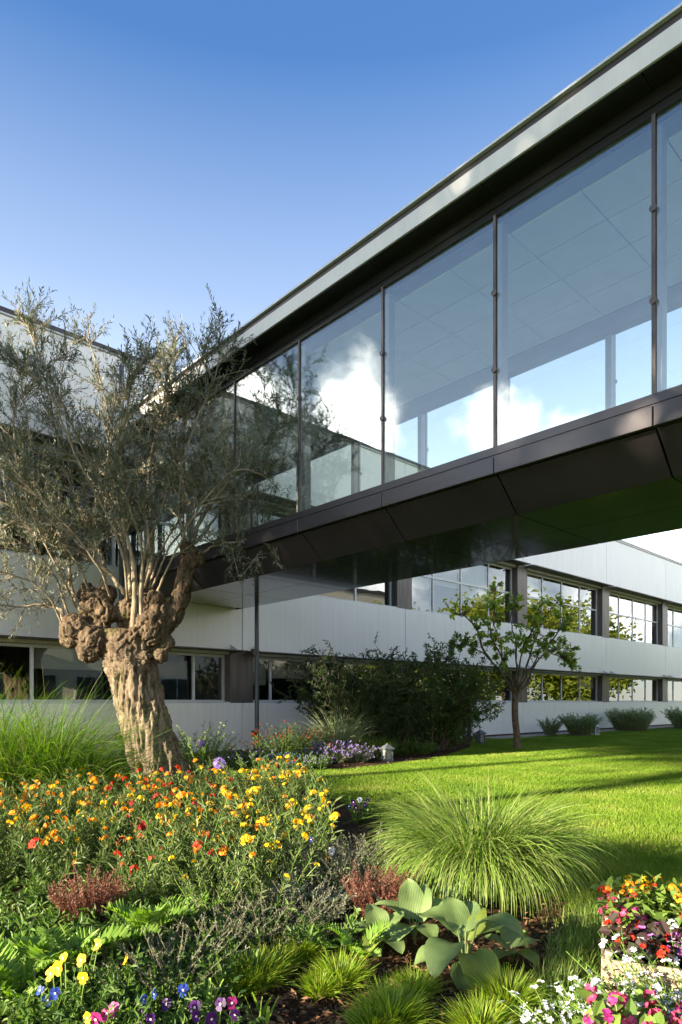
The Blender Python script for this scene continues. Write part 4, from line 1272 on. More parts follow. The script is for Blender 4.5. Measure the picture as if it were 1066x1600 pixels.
# rough grass along the bed edge by the crates
mb = MB()
n = 2600
q = np.array([G(905, 1430)[:2], G(885, 1490)[:2], G(858, 1555)[:2], G(835, 1640)[:2]])
s = rng.random(n) * 3; i = s.astype(int).clip(0, 2); fr = (s - i)[:, None]
P = q[i] * (1 - fr) + q[i + 1] * fr + np.stack([rng.normal(size=n) * .07 + .05, rng.normal(size=n) * .05], 1)
pts, tn, sd = curves(np.concatenate([P, np.zeros((n, 1))], 1), rng.random(n) * 6.3, rng.uniform(.05, .14, n), rng.uniform(.1, .6, n), rng.uniform(.2, 1.0, n), 3)
strips(mb, pts, sd, .005)
mb.build('edge_grass', M_FGRASS, kind='stuff')

# ---------------------------------------------------------------- hostas and other broad leaves
def broad_mesh(L, Wd, e0, e1, fold=.25, wave=.03, stalk=.5, point=.8):
    """a broad leaf with its stalk, in its own frame: x outwards, z up; e0, e1 = rise of the blade at its base and at its tip"""
    mb = MB()
    ns, nt = 12, 7
    s = np.linspace(0, 1, ns)
    el = e0 + (e1 - e0) * s ** 1.1
    dx = np.cos(el) * L / (ns - 1); dz = np.sin(el) * L / (ns - 1)
    sx = np.concatenate([[0], np.cumsum(dx)[:-1]]); sz = np.concatenate([[0], np.cumsum(dz)[:-1]])
    wp = Wd / 2 * np.sin(np.pi * np.clip(s * .97 + .03, 0, 1) ** point) ** .75
    t = np.linspace(-1, 1, nt)
    nx, nz = -np.sin(el), np.cos(el)
    ph = rng.random() * 6
    lift = fold * np.abs(t)[None, :] * wp[:, None] + wave * np.sin(s[:, None] * 9 + ph + t[None, :] * 1.5) * np.abs(t)[None, :] * Wd
    st = np.array([math.cos(max(.5, min(1.35, e0 + .75))), 0, math.sin(max(.5, min(1.35, e0 + .75)))]) * stalk * L
    v = np.stack([sx[:, None] + nx[:, None] * lift, t[None, :] * wp[:, None], sz[:, None] + nz[:, None] * lift], 2) + st
    i = np.arange(ns - 1)[:, None] * nt; j = np.arange(nt - 1)[None]
    mb.add(v.reshape(-1, 3), np.stack([i + j, i + nt + j, i + nt + j + 1, i + j + 1], 2).reshape(-1, 4))
    tubes(mb, np.stack([np.zeros(3), st * .5 + [0, 0, .01], st])[None], .006, .005, 5)
    return mb


def vein_leaf_mat(name, c1, c2, transl=.35, scale=34):
    m, n, l, p, out = nt_of(name)
    tc = n.new('ShaderNodeTexCoord')
    wv = n.new('ShaderNodeTexWave'); wv.bands_direction = 'Y'; wv.inputs['Scale'].default_value = scale; wv.inputs['Distortion'].default_value = 4.0; wv.inputs['Detail'].default_value = 3; wv.inputs['Detail Scale'].default_value = .6
    l.new(tc.outputs['Object'], wv.inputs[0])
    nz = n.new('ShaderNodeTexNoise'); nz.inputs['Scale'].default_value = 14; nz.inputs['Detail'].default_value = 6; l.new(tc.outputs['Object'], nz.inputs[0])
    mx = n.new('ShaderNodeMath'); mx.operation = 'MULTIPLY_ADD'; mx.inputs[1].default_value = .10; l.new(wv.outputs[1], mx.inputs[0]); l.new(nz.outputs[0], mx.inputs[2])
    r = n.new('ShaderNodeValToRGB'); r.color_ramp.elements[0].position = .35; r.color_ramp.elements[0].color = (*c2, 1); r.color_ramp.elements[1].position = .85; r.color_ramp.elements[1].color = (*c1, 1)
    l.new(mx.outputs[0], r.inputs[0]); l.new(r.outputs[0], p.inputs['Base Color'])
    b = n.new('ShaderNodeBump'); b.inputs['Strength'].default_value = .25; b.inputs['Distance'].default_value = .006
    l.new(wv.outputs[1], b.inputs['Height']); l.new(b.outputs[0], p.inputs['Normal'])
    p.inputs['Roughness'].default_value = .48
    t = n.new('ShaderNodeBsdfTranslucent'); l.new(r.outputs[0], t.inputs[0])
    mix = n.new('ShaderNodeMixShader'); mix.inputs[0].default_value = transl
    l.new(p.outputs[0], mix.inputs[1]); l.new(t.outputs[0], mix.inputs[2]); l.new(mix.outputs[0], out.inputs[0])
    return m


M_HOSTA = vein_leaf_mat('hosta_leaf', (.27, .37, .13), (.15, .235, .07), .45)
M_HOSTAY = vein_leaf_mat('hosta_yellow_leaf', (.30, .36, .06), (.19, .26, .04), .45)
M_BERG = vein_leaf_mat('grey_broad_leaf', (.20, .26, .15), (.13, .18, .10), .3, 26)


def broad_plant(name, label, p, leaves_, cat='plant'):
    """leaves_: (azimuth deg, length, width, rise at base deg, rise at tip deg, stalk, material)"""
    t = thing(name, label, cat, (p[0], p[1], .008))
    for az, L, Wd, e0, e1, stalk, m in leaves_:
        broad_mesh(L * .88, Wd * .88, math.radians(e0), math.radians(e1), stalk=stalk, wave=R_(.03, .07), fold=R_(.1, .35)).build('leaf', m, t, True, rot=(0, 0, math.radians(az)))
    return t


R_ = rng.uniform
broad_plant('hosta', 'hosta with the largest pale grey-green leaves and one yellow-green leaf', G(728, 1522), [
    (-86, .26, .21, 5, -100, .80, M_HOSTAY), (-128, .28, .19, 15, -85, .80, M_HOSTA), (140, .28, .21, 35, -30, .8, M_HOSTA), (-22, .33, .16, 35, -85, .80, M_HOSTA), (25, .28, .15, 30, -10, .7, M_HOSTA), (80, .26, .18, 45, -5, .8, M_HOSTA), (-52, .25, .14, -5, -45, .35, M_HOSTA), (-165, .24, .15, 10, -50, .6, M_HOSTA), (110, .25, .17, 65, 20, .75, M_HOSTA), (55, .24, .16, 60, 10, .7, M_HOSTAY), (-105, .2, .14, 0, -60, .5, M_HOSTA)])
broad_plant('hosta', 'hosta with upright cupped leaves left of the largest hosta', G(648, 1478), [
    (100, .25, .18, 75, 35, .6, M_HOSTA), (160, .24, .17, 40, -10, .6, M_HOSTA), (20, .23, .16, 45, 0, .6, M_HOSTA), (-70, .22, .14, 25, -50, .6, M_HOSTA), (-120, .24, .14, 20, -50, .6, M_HOSTA), (60, .24, .16, 65, 25, .6, M_HOSTA)])
broad_plant('hosta', 'low hosta of mid-sized leaves on the bare mulch right of the largest one', G(800, 1508), [
    (10, .17, .11, 35, -25, .5, M_HOSTA), (80, .18, .12, 50, 0, .5, M_HOSTA), (150, .16, .11, 40, -15, .5, M_HOSTA), (-60, .17, .11, 20, -45, .5, M_HOSTAY), (-130, .16, .11, 25, -35, .5, M_HOSTA)])
broad_plant('hosta', 'hosta with drooping pale leaves left of the cupped hosta', G(596, 1492), [
    (40, .2, .13, 50, 5, .5, M_HOSTA), (110, .21, .15, 60, 15, .5, M_HOSTA), (170, .2, .13, 35, -25, .5, M_HOSTA), (-60, .19, .13, 25, -50, .5, M_HOSTA), (-115, .2, .13, 25, -45, .5, M_HOSTAY)])
broad_plant('hosta', 'hosta of crowded fresh green leaves beneath the fountain grass', G(703, 1437), [
    (95, .19, .14, 75, 45, .5, M_HOSTA), (150, .18, .13, 60, 30, .5, M_LIGHT), (40, .18, .14, 65, 30, .5, M_HOSTA), (-80, .16, .12, 50, 5, .5, M_LIGHT), (-20, .18, .13, 55, 10, .5, M_HOSTA), (-140, .17, .12, 50, 5, .5, M_LIGHT)])
for (px, py, lab, k) in ((452, 1432, 'broad grey-green leafy plant among the grey catmint', 7), (528, 1438, 'broad grey-green leafy plant left of the reddish heather', 8), (612, 1450, 'broad grey-green leafy plant right of the reddish heather', 6)):
    broad_plant('broad_leaf_plant', lab, G(px, py), [(q * 360 / k + R_(-20, 20), R_(.16, .22), R_(.10, .13), R_(25, 65), R_(-30, 25), .55, M_BERG) for q in range(k)])
for (px, py, lab) in ((800, 1478, 'low rosette of round green leaves right of the largest hosta'), (585, 1482, 'low rosette of round green leaves left of the hostas')):
    broad_plant('leaf_rosette', lab, G(px, py), [(q * 45 + R_(-15, 15), R_(.08, .12), R_(.055, .08), R_(25, 55), R_(-15, 15), .5, M_LIGHT) for q in range(8)])
# strap-leaved bulbs at the front
for (px, py, lab) in ((408, 1612, 'short clump of flat strap leaves at the front of the bed by the sedge'), (322, 1606, 'short clump of flat strap leaves among the purple pansies')):
    t = thing('bulb_leaves', lab, 'plant', G(px, py) + [0, 0, .008])
    for k in range(8):
        mb = MB()
        pts, tn, sd = curves([(R_(-.025, .025), R_(-.025, .025), 0)], [R_(0, 6.3)], [R_(.12, .19)], [R_(.05, .35)], [R_(.1, .5)], 5)
        strips(mb, pts, sd, .018, taper=.5)
        mb.build('leaf', M_LIGHT, t)


# ---------------------------------------------------------------- jagged, fern-like leaves (poppy)
def pinnate_mesh(L, m, n=13, width=.135):
    mb = MB()
    pts, tn, sd = curves([(0, 0, 0)], [0.0], [L], [.45], [1.15], 14, 1.2)
    strips(mb, pts, sd, .009, taper=.3)
    p, t, s = along(pts, n, .12, .98)
    o = np.argsort(s); p, t, s = p[o], t[o], s[o]
    ln = width * np.sin(np.pi * np.clip(s * .93 + .05, 0, 1)) ** .7 * rng.uniform(.85, 1.1, n)
    for sg in (-1, 1):
        ax = t * .75 + np.array([0, sg * 1.0, 0]) + np.array([0, 0, .18])
        nor = np.cross(t, np.array([0, 1.0, 0])) * -1
        leaves(mb, p, ax, nor, ln, .027, .15, .25)
        for fr in (.35, .62):                                 # teeth on each lobe
            q = p + unit(ax) * (ln * fr)[:, None]
            leaves(mb, q, ax + t * .9, nor, ln * .38, .017, .1, .1)
            leaves(mb, q, ax - t * .7, nor, ln * .34, .016, .1, .1)
    return mb.mesh('leaf', m)


pin = [pinnate_mesh(.40, M_LIGHT) for _ in range(3)]
for (px, py, k, sc, lab) in ((98, 1548, 8, .9, 'poppy plant with large jagged light green leaves above the yellow pansies'), (22, 1585, 7, .8, 'poppy plant with jagged leaves left of the yellow pansies'), (232, 1492, 8, .85, 'poppy plant with jagged leaves below the orange wallflowers'), (300, 1470, 8, .8, 'poppy plant with jagged leaves between wallflowers and catmint'), (170, 1520, 6, .7, 'poppy plant with jagged leaves behind the yellow pansies'), (560, 1505, 6, .6, 'small jagged-leaved poppy plant left of the hostas')):
    t = thing('poppy_plant', lab, 'plant', G(px, py) + [0, 0, .008])
    for q in range(k):
        link('leaf', pin[rng.integers(0, 3)], t, (R_(-.03, .03), R_(-.03, .03), 0), (R_(-.15, .15), R_(-.35, .25), q * 6.283 / k + R_(-.3, .3)), sc * R_(.75, 1.1))


# ---------------------------------------------------------------- catmint, heather and other wiry plants
def wiry(name, label, p, n, r, h, leaf_m, bud_m, stem_m=None, per=14, bl=.011, ll=.02, lw=.008, lean=.9, group=None, cat='plant', budt=.45, stem_r=.0022):
    t = thing(name, label, cat, (p[0], p[1], .006), 0, group)
    st, lv, pts = bush(n, r, h, lean, .45, per, ll, lw, spread=.85, up=.2, stem_r=stem_r, simple=True, wig=.15, hj=.2)
    st.build('stems', stem_m or M_TWIG, t, kind='stuff')
    lv.build('foliage', leaf_m, t, kind='stuff')
    if bud_m:
        b = MB()
        stem_leaves(b, pts, 13, bl, bl * .8, spread=.9, up=.3, t0=budt, simple=True)
        b.build('buds', bud_m, t, kind='stuff')
    return t


for (px, py, n, r, h, lab) in ((268, 1556, 100, .17, .30, 'grey wiry catmint between poppy leaves and sedge'), (345, 1490, 100, .18, .30, 'grey wiry catmint below the red wallflowers'), (418, 1478, 100, .18, .29, 'grey wiry catmint beside the grey broad leaves'),
                               (560, 1392, 130, .22, .36, 'pale grey catmint mound left of the fountain grass'), (512, 1400, 110, .2, .33, 'pale grey catmint mound behind the grey broad leaves'), (615, 1385, 110, .2, .34, 'pale grey catmint touching the fountain grass'), (480, 1445, 80, .15, .26, 'grey wiry catmint between the two grey broad-leaved plants'), (210, 1545, 70, .13, .24, 'grey wiry catmint beside the yellow pansies')):
    wiry('catmint', lab, G(px, py), int(n * (1.5 if py < 1450 else 1.0)), r, h * (1 if py < 1450 else .85), M_GREY if py < 1450 else M_GREY2, M_BUD if py < 1450 else M_BUD2, per=18, bl=.009)
wiry('heather', 'reddish-brown upright heather before the fountain grass', G(588, 1448), 150, .085, .27, M_REDST, M_REDST, M_REDST, 26, lean=.35)
wiry('heather', 'reddish-brown upright heather below the orange wallflowers', G(140, 1452), 170, .13, .27, M_REDST, M_REDST, M_REDST, 26, lean=.35)

# leafy ground cover that fills the left of the bed
mb = MB()
n = 1900
y = 2.35 + 5.6 * rng.random(n) ** 1.4; px = rng.uniform(-40, 520, n); x = (px - CX) / FPX * y
lim = np.interp(y, [2.3, 2.9, 3.5, 4.5, 8], [300, 360, 430, 520, 500])
k = (px < lim) & inside(BED, x, y) & ((x - OB[0]) ** 2 + (y - OB[1]) ** 2 > .5)
x, y = x[k], y[k]; n = len(x)
pts, tn, sd = curves(np.stack([x, y, np.full(n, .01)], 1), rng.random(n) * 6.3, rng.uniform(.08, .20, n), rng.uniform(.1, .6, n), rng.uniform(0, .7, n), 4)
stem_leaves(mb, pts, 11, .042, .016, spread=.85, up=.2)
mb.build('ground_cover', M_GREEN, kind='stuff')

for (px, py, lab) in ((345, 1535, 'fresh green leafy plant left of the sedge tufts'), (55, 1530, 'fresh green leafy plant among the poppy leaves'), (180, 1478, 'fresh green leafy plant below the orange wallflowers'), (395, 1470, 'fresh green leafy plant beside the grey catmint'), (505, 1490, 'fresh green leafy plant behind the sedge tufts'), (20, 1490, 'fresh green leafy plant below the yellow wallflowers')):
    t = thing('leafy_plant', lab, 'plant', G(px, py) + [0, 0, .006], R_(0, 6))
    st, lv, pts = bush(26, .10, .17, .8, .4, 13, .055, .018, spread=.8, up=.25, stem_r=.0025)
    st.build('stems', M_LIGHT, t, kind='stuff'); lv.build('foliage', M_GREEN, t, kind='stuff')

# ---------------------------------------------------------------- pansies
def pansy_meshes(m):
    res = []
    for _ in range(2):
        mb = MB(); z = np.zeros((1, 3)); N = np.array([[1.0, 0, .0]])
        for a, L, Wd, off in ((60, .036, .036, -.003), (120, .036, .036, -.002), (5, .032, .034, 0.001), (175, .032, .034, .002), (-90, .038, .046, .004)):
            t = math.radians(a + R_(-8, 8))
            petals(mb, z + [off, 0, 0], np.array([[R_(-.1, .25), math.cos(t), math.sin(t)]]), N, L, Wd, R_(-.05, .22))
        res.append(mb.mesh('flower', m))
    return res


eye = MB()
blossoms(eye, [[.006, 0, 0]], [[1.0, 0, 0]], 5, .007, .006, .1)
EYE_D = eye.mesh('eye', M_PU); EYE_Y = eye.mesh('eye', M_CEN)
PANSY = {'yellow': (pansy_meshes(M_Y), EYE_Y), 'blue': (pansy_meshes(M_BL), EYE_Y), 'purple': (pansy_meshes(M_PU), EYE_Y), 'magenta': (pansy_meshes(M_MA), EYE_Y), 'white': (pansy_meshes(M_WH), EYE_D)}


def pansy(label, flowers, z, scale=1.0, leaf=True, group=None):
    """flowers: (pixel x, pixel y, colour) seen at height z"""
    P = np.array([G(px, py, z) for px, py, c in flowers])
    b = P.mean(0)
    t = thing('pansy', label, 'flower', (b[0], b[1], .006), 0, group)
    st, lv, pts = bush(16, .05 * scale, z * .95, .75, .3, 13, .04 * scale, .016 * scale, spread=.8, stem_r=.002)
    lv.build('foliage', M_GREEN, t, kind='stuff'); st.build('stems', M_LIGHT, t, kind='stuff')
    for q, (px, py, c) in zip(P, flowers):
        q = q - [b[0], b[1], .006]
        ms, ey = PANSY[c]
        az = -math.pi / 2 + R_(-.6, .6)
        fl = link('flower', ms[rng.integers(0, 2)], t, q, (0, R_(-.7, .2), az + R_(-.5, .5)), scale * R_(.62, .9))
        link('eye', ey, fl)
        s = MB(); tubes(s, np.array([[q * [.4, .4, 0], q * [.8, .8, .6], q - [0, -.012, .004]]]), .0022, .0018, 3)
        s.build('stalk', M_LIGHT, t)
    return t


pansy('cluster of large yellow pansies below the poppy leaves', [(92, 1512, 'yellow'), (130, 1527, 'yellow'), (100, 1498, 'yellow'), (152, 1476, 'yellow'), (128, 1500, 'yellow'), (80, 1522, 'yellow')], .27)
pansy('single yellow pansy beside the grey catmint', [(197, 1500, 'yellow')], .22, .8)
pansy('bright blue pansies left of the yellow ones', [(63, 1548, 'blue'), (74, 1562, 'blue'), (86, 1552, 'blue')], .20, .75)
pansy('magenta and yellow pansies at the front of the bed', [(168, 1584, 'magenta'), (150, 1592, 'magenta'), (138, 1590, 'yellow'), (178, 1577, 'magenta')], .19, .9)
pansy('dark blue pansies before the grey catmint', [(224, 1562, 'blue'), (242, 1553, 'blue'), (286, 1547, 'blue')], .18, .75)
pansy('deep purple pansies at the front of the bed by strap leaves', [(228, 1578, 'purple'), (260, 1570, 'purple'), (236, 1592, 'purple'), (222, 1588, 'purple')], .16, .85)
pansy('purple pansies beside the strap leaves', [(305, 1574, 'purple'), (345, 1569, 'purple'), (362, 1567, 'magenta'), (330, 1592, 'purple'), (368, 1585, 'purple'), (306, 1588, 'purple')], .16, .85)
pansy('white and purple pansies where the bed meets the lawn', [(552, 1254, 'purple'), (562, 1250, 'white'), (570, 1258, 'purple'), (556, 1262, 'purple'), (546, 1260, 'blue'), (575, 1251, 'purple')], .22, 1.1)
pansy('bright blue pansies before the yellow wallflowers', [(486, 1312, 'blue'), (497, 1300, 'blue'), (500, 1294, 'blue')], .30, .95)
pansy('small white pansy above the grey catmint', [(518, 1330, 'white')], .30, 1.0)

# yellow wallflowers in the left front, alliums, green shrub behind the trunk
def allium(label, px, py, pyb, rad, m):
    b = G(px, pyb)
    z = H + (HOR - py) / FPX * b[1]
    t = thing('allium', label, 'flower', b)
    s = MB(); tubes(s, np.array([[(0, 0, 0), (.015, 0, z * .5), (0, 0, z)]]), .006, .004, 5); s.build('stem', M_LIGHT, t)
    f = MB(); N = unit(rng.normal(size=(150, 3))); C = N * rad * R_(.75, 1, (150, 1)) + [0, 0, z]
    blossoms(f, C, N, 5, rad * .26, rad * .13, .3); f.build('flower_head', m, t, kind='stuff')


allium('pale lilac allium ball on a stem right of the olive trunk', 343, 1193, 1262, .072, M_LI)
allium('dark violet allium on a tall stem before the light green shrub', 316, 1161, 1235, .052, leafmat('petal_violet', [(.10, .06, .22), (.15, .09, .30)], .2))
st = bush(70, .28, .75, .7, .3, 24, .05, .028, spread=.85, stem_r=.004)
t = thing('light_green_shrub', 'light green leafy shrub behind the olive trunk by the wall', 'shrub', G(312, 1203))
st[0].build('stems', M_TWIG, t, kind='stuff'); st[1].build('foliage', M_LIGHT, t, kind='stuff')

# ================================================================ border along the wall
def shrub(name, label, loc, n, h, r, m, L=.06, Wd=.03, lean=.6, bend=.6, twigs=8, per=9, blossom=None, group=None):
    t = thing(name, label, 'shrub', (loc[0], loc[1], .005), 0, group)
    base = disc(n, r * .45); az = np.arctan2(base[:, 1], base[:, 0]) + rng.normal(size=n) * .5
    pts, tn, sd = curves(base, az, h * rng.uniform(.55, 1.2, n), rng.uniform(.05, lean, n), rng.uniform(.1, bend, n), 6, 1.3, .1)
    st, lv = MB(), MB()
    tubes(st, pts, .014, .004, 4)
    tp, tt, _ = along(pts, twigs, .15, 1.0); k = len(tp)
    td = unit(tt * .6 + rand_unit(k) * .9 + [0, 0, .05])
    tw, _, _ = curves(tp, np.arctan2(td[:, 1], td[:, 0]), rng.uniform(.18, .5, k) * h * .38, np.arccos(td[:, 2].clip(-1, 1)), rng.uniform(-.1, .6, k), 4, 1, .1)
    tubes(st, tw, .005, .002, 3)
    stem_leaves(lv, tw, per, L, Wd, spread=.85, up=.05, t0=.05)
    st.build('stems', M_TBARK, t, kind='stuff'); lv.build('foliage', m, t, kind='stuff')
    if blossom:
        f = MB(); q = along(tw, 1, .8, 1.0)[0]; q = q[rng.random(len(q)) < .12]
        blossoms(f, q + [0, 0, .02], rand_unit(len(q)) + [0, -.6, .6], 5, .022, .02); f.build('blossoms', blossom, t, kind='stuff')
    return t


shrub('dark_shrub', 'dense dark green shrub behind the pale striped grass', G(556, 1178), 90, 2.25, 1.1, M_DARK, .07, .034, .62, .7, 18, 16)
shrub('dark_shrub', 'dense dark green shrub behind the grey lantern on the lawn edge', G(606, 1176), 90, 2.35, 1.1, M_DARK, .07, .034, .62, .7, 18, 16)
shrub('blossoming_shrub', 'arching green shrub with pale blossoms beside the glazed door', G(668, 1173), 80, 2.85, 1.0, M_DARK2, .075, .038, .7, .9, 16, 15, M_WH)
shrub('blossoming_shrub', 'arching green shrub spilling towards the corner lantern', G(694, 1172), 46, 1.8, .55, M_DARK2, .075, .038, .75, .8, 14, 14, None)
for (px, py, n, h, r, lab) in ((906, 1150, 260, .70, .34, 'rosemary bush beside the pale lantern'), (985, 1142, 420, .82, .62, 'wide rosemary bush between the office pillars'), (1068, 1138, 260, .85, .4, 'rosemary bush where the facade runs on'), (861, 1149, 60, .55, .2, 'small thin rosemary near the fruit tree')):
    wiry('rosemary', lab, G(px, py), n, r, h, M_ROSE, None, M_TWIG, 40, ll=.085, lw=.026, lean=.5, cat='shrub', stem_r=.006)
grass_clump('striped_grass', 'pale striped grass clump before the dark shrub', G(530, 1188), 420, .16, 1.15, .5, 1.1, .012, M_STRIPE, 7)
grass_clump('green_tuft', 'fresh green grass tuft beside the grey lantern', G(584, 1186), 400, .16, .55, .6, 1.0, .012, M_TALLG, 5)
wiry('lavender', 'purple flowering pinks before the striped grass', G(520, 1193), 220, .3, .42, M_GREY, M_LI, M_GREY, 12, bl=.022, ll=.05, lw=.012, budt=.9)
wiry('lavender', 'purple flowering pinks left of the grey lantern', G(552, 1192), 180, .28, .36, M_GREY, M_LI, M_GREY, 12, bl=.016, ll=.05, lw=.012, budt=.95)
for (px, py, h, r, m, fm, lab) in ((452, 1192, .75, .5, M_DARK2, M_R, 'low border shrub dotted with red flowers'), (486, 1186, .8, .5, M_DARK2, None, 'leafy green border plant left of the dark shrub'), (425, 1200, .30, .42, M_GREEN, M_BL, 'low blue-flowered border plant by the rainwater pipe'), (468, 1201, .26, .5, M_GREEN, M_LI, 'low lilac-flowered border plant at the lawn edge'), (385, 1202, .35, .4, M_GREEN, M_LI, 'low border plant left of the rainwater pipe'), (626, 1180, .35, .22, M_DARK2, None, 'low dark border plant right of the grey lantern'), (655, 1179, .3, .22, M_GREEN, None, 'small green border plant before the blossoming shrub')):
    wiry('border_plant', lab, G(px, py), 170, r, h, m, fm, M_LIGHT, 14, bl=.016, ll=.055, lw=.024, budt=.93)


# ---------------------------------------------------------------- garden lanterns
def lantern(label, p, s, metal):
    t = thing('garden_lantern', label, 'lantern', (p[0], p[1], 0), .5)
    w = .075 * s
    bevel(MB().box(-w * 1.25, w * 1.25, -w * 1.25, w * 1.25, -.01, .05 * s).build('base', metal, t), .006)
    for a in (-1, 1):
        for b in (-1, 1):
            MB().box(a * w - .011, a * w + .011, b * w - .011, b * w + .011, .05 * s, .25 * s).build('post', metal, t)
    MB().box(-w * .82, w * .82, -w * .82, w * .82, .055 * s, .245 * s).build('glass', M_FROST, t)
    c = MB()
    k = w * 1.5
    c.add([(-k, -k, .25 * s), (k, -k, .25 * s), (k, k, .25 * s), (-k, k, .25 * s), (-k, -k, .268 * s), (k, -k, .268 * s), (k, k, .268 * s), (-k, k, .268 * s), (-w * .4, -w * .4, .34 * s), (w * .4, -w * .4, .34 * s), (w * .4, w * .4, .34 * s), (-w * .4, w * .4, .34 * s)],
          [(3, 2, 1, 0)] + [(i, (i + 1) % 4, (i + 1) % 4 + 4, i + 4) for i in range(4)] + [(i + 4, (i + 1) % 4 + 4, (i + 1) % 4 + 8, i + 8) for i in range(4)] + [(8, 9, 10, 11)])
    c.build('cap', metal, t)
    MB().cyl((0, 0, .335 * s), (0, 0, 1), w * .35, .03 * s, 8, w * .15).build('finial', metal, t)
    return t


M_FROST = mat('frosted_lantern_glass', (.30, .31, .30), .25, var=.06)
M_LANT = mat('lantern_metal', (.13, .145, .16), .5, metal=.3, var=.15, vscale=20)
M_LANT_LIT = mat('lit_lantern_metal', (.62, .63, .60), .5, var=.1, vscale=20)  # paler copy of the lantern metal: its lit look is put into the colour
lantern('grey garden lantern on the lawn edge before the dark shrubs', G(605, 1191), 1.1, M_LANT)
lantern('grey garden lantern at the wall corner left of the fruit tree', G(751, 1162), 1.2, M_LANT)
lantern('garden lantern paled as if lit beside the rosemary bush', G(930, 1149), 1.3, M_LANT_LIT)

# ================================================================ wooden crates of bedding plants
M_WOOD = mat('pale_crate_wood', (.44, .33, .21), .7, var=.22, vscale=5, stretch=(2, 14, 14), bump=.35, bscale=30, bstretch=(1, 8, 8))
M_WOOD2 = mat('worn_crate_wood', (.38, .30, .22), .75, var=.28, vscale=6, stretch=(3, 12, 12), bump=.4, bscale=25, bstretch=(1, 8, 8))
CR = math.radians(-22)
CXa = np.array([math.cos(CR), math.sin(CR)]); CYa = np.array([-math.sin(CR), math.cos(CR)])


def crate(label, corner, Lx, Ly, h, base=.0):
    """corner = near left foot of the crate on the grass"""
    t = thing('wooden_crate', label, 'crate', (corner[0], corner[1], base), CR)
    th = .011
    def slat(x0, x1, y0, y1, z0, z1, m):
        bevel(MB().box(x0, x1, y0, y1, z0, z1).build('slat', m, t), .002)
    for k, (z0, z1) in enumerate(((.02, h * .44), (h * .52, h * .97))):
        j = R_(-.003, .003)
        slat(0, Lx, j, th + j, z0, z1, M_WOOD); slat(0, Lx, Ly - th + j, Ly + j, z0, z1, M_WOOD)
        slat(.0 + j, th + j, th + .004, Ly - th - .004, z0 + .004, z1 + .004, M_WOOD2); slat(Lx - th, Lx, th + .004, Ly - th - .004, z0, z1, M_WOOD2)
    for x in (th + .002, Lx - th - .034):
        for y in (th + .005, Ly - th - .037):
            bevel(MB().box(x, x + .032, y, y + .032, .012, h + .02).build('corner_post', M_WOOD2, t), .003)
    for k in range(4):
        y = th + .01 + k * (Ly - .06) / 3.6
        slat(th, Lx - th, y, y + .06, .008, .018, M_WOOD2)
    MB().box(th + .003, Lx - th - .003, th + .003, Ly - th - .003, .02, h * .55).build('soil', M_MULCH, t)
    return t


def cpt(corner, x, y, z=0.0):
    return np.array([corner[0] + CXa[0] * x + CYa[0] * y, corner[1] + CXa[1] * x + CYa[1] * y, z])


zc = .25
topB = G(940, 1490, zc)
cB = topB[:2] + CXa * 0
DY = .40
cA = cB + CYa * (DY + .012)
topC = G(934, 1566, zc)
cC = topC[:2] - CYa * DY
crate('wooden crate holding orange lantana, pink and white begonias', cA, .62, DY, zc)
crate('wooden crate holding dark-leaved red and mauve begonias', cB, .62, DY, zc - .015)
crate('wooden crate holding pink begonias behind the front corner post', cC, .62, DY, zc)


def bedding(name, label, p, z, n, h, leaf_m, LL, LW, heads, head_ms, group, per=9, lean=.7, r=.06, hs=1.0, cat='flower', hz=.0, top_only=True):
    t = thing(name, label, cat, (p[0], p[1], z), R_(0, 6.3), group)
    st, lv, pts = bush(n, r, h, lean, .35, per, LL, LW, spread=.9, up=.1, stem_r=.003, t0=.25, fold=.12)
    st.build('stems', M_LIGHT, t, kind='stuff'); lv.build('foliage', leaf_m, t, kind='stuff')
    q = along(pts, 3, .55, 1.02)[0]
    q = q[np.argsort(-(q[:, 2] + .25 * np.hypot(q[:, 0], q[:, 1])))]
    q = q[rng.permutation(min(len(q), int(heads * 1.6)))[:heads]]
    for c in q:
        o = link('flower', head_ms[rng.integers(0, len(head_ms))], t, c + [0, 0, hz + .008], (R_(-.6, .6), R_(-.6, .6), R_(0, 6.3)), hs * R_(.75, 1.15))
    return t


def lantana_heads(m):
    return cluster_meshes(m, 'flower', 16, .020, .0075, .009, 5, 2)


def begonia_heads(m):
    res = []
    for _ in range(2):
        mb = MB(); C, N = dome(4, .018, .7); blossoms(mb, C, N, 4, .017, .019, .2, .15); res.append(mb.mesh('flower', m))
    return res


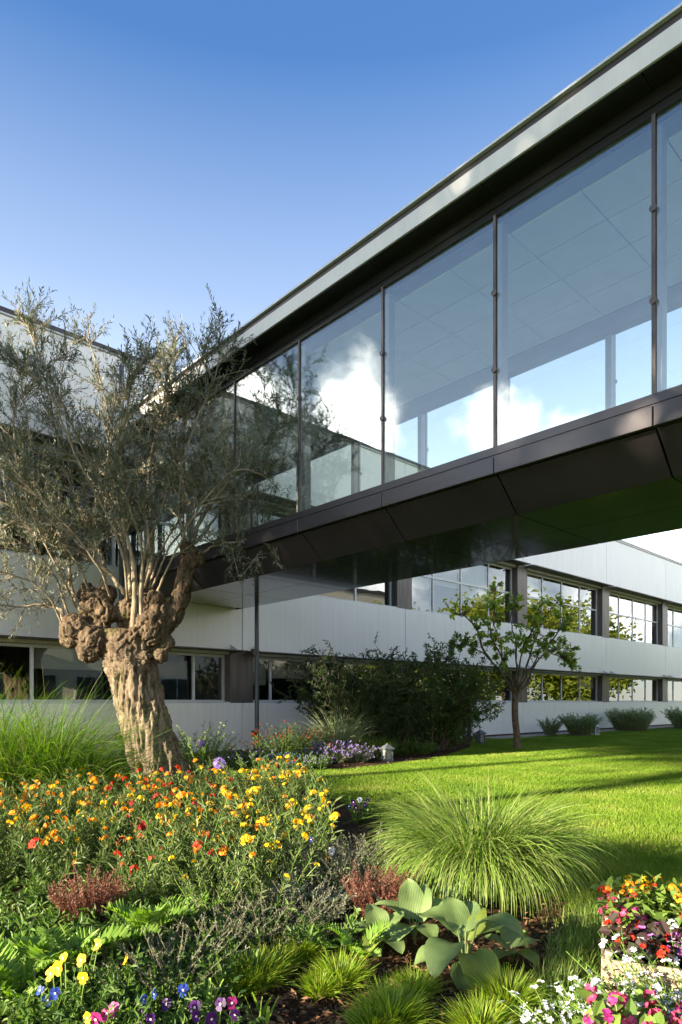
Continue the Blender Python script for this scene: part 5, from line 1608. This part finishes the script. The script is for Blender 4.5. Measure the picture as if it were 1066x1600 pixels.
LAN = {'orange-red': lantana_heads(M_R), 'orange': lantana_heads(M_O), 'yellow': lantana_heads(M_Y), 'pink': lantana_heads(M_PK)}
BEG = {k: begonia_heads(m) for k, m in (('pink', M_PK), ('white', M_WH), ('red', M_R), ('mauve', M_MV), ('magenta', M_MA))}
zs = zc * .5
for (x, y, c) in ((.12, .31, 'orange-red'), (.19, .30, 'orange'), (.29, .33, 'yellow'), (.41, .30, 'orange-red'), (.53, .33, 'yellow'), (.14, .21, 'pink'), (.25, .22, 'orange'), (.36, .21, 'orange-red'), (.48, .22, 'orange')):
    bedding('lantana', f'{c} lantana in the crate with white begonias', cpt(cA, x, y), zs, 12, .22, M_BEGL, .06, .034, 6, LAN[c] + (LAN['orange'] if c != 'pink' else LAN['orange-red']), 'lantanas in the crate', per=10, r=.04, hs=1.05, lean=.5)
for (x, y, c) in ((.10, .09, 'pink'), (.16, .06, 'pink'), (.21, .11, 'magenta'), (.29, .08, 'white'), (.38, .07, 'white'), (.46, .10, 'white'), (.54, .07, 'white')):
    bedding('begonia', f'{c} begonia in the crate with orange lantana', cpt(cA, x, y), zs, 10, .15, M_BEGL, .055, .045, 9, BEG[c], 'begonias in the lantana crate', per=6, r=.04, hs=.85, lean=.5)
for (x, y, c) in ((.12, .30, 'red'), (.17, .24, 'red'), (.13, .13, 'red'), (.25, .30, 'mauve'), (.34, .26, 'mauve'), (.24, .18, 'mauve'), (.44, .29, 'red'), (.53, .28, 'mauve'), (.40, .16, 'magenta'), (.52, .14, 'magenta')):
    bedding('begonia', f'{c} begonia with dark leaves in the middle crate', cpt(cB, x, y), zs, 11, .14, M_BEGD, .06, .05, 8, BEG[c], 'dark-leaved begonias in the middle crate', per=6, r=.04, hs=.8, lean=.5)
for (x, y, c) in ((.06, .30, 'pink'), (.16, .33, 'pink'), (.27, .31, 'magenta'), (.38, .33, 'pink'), (.5, .3, 'pink'), (.10, .20, 'magenta'), (.22, .22, 'pink'), (.34, .2, 'magenta'), (.47, .2, 'pink')):
    bedding('begonia', f'{c} begonia in the front crate', cpt(cC, x, y), zs, 10, .15, M_BEGL, .055, .045, 7, BEG[c], 'begonias in the front crate', per=6, r=.045)
lob = []
for _ in range(3):
    mb = MB(); blossoms(mb, np.zeros((1, 3)), [[0, 0, 1.0]], 5, .0125, .0085, .15, .1); blossoms(mb, [[.018, .006, -.004]], [[.4, .2, 1.0]], 5, .0115, .008, .15, .1); lob.append(mb.mesh('flower', M_WH))
gapd = float(np.dot(cB - (cC + CYa * DY), CYa))
for (x, f) in ((-.10, .3), (.0, .25), (.06, .5), (.15, .35), (.22, .75), (.29, .35), (.36, .8), (.44, .35), (.52, .8), (.58, .35)):
    p = cpt(cC, x, DY + gapd * f)
    bedding('lobelia', 'white lobelia spilling between the wooden crates', p, .0, 46, .32 if x > .1 else .21, M_GREEN, .022, .008, 58, lob, 'white lobelias between the crates', per=13, lean=1.0, r=.07)
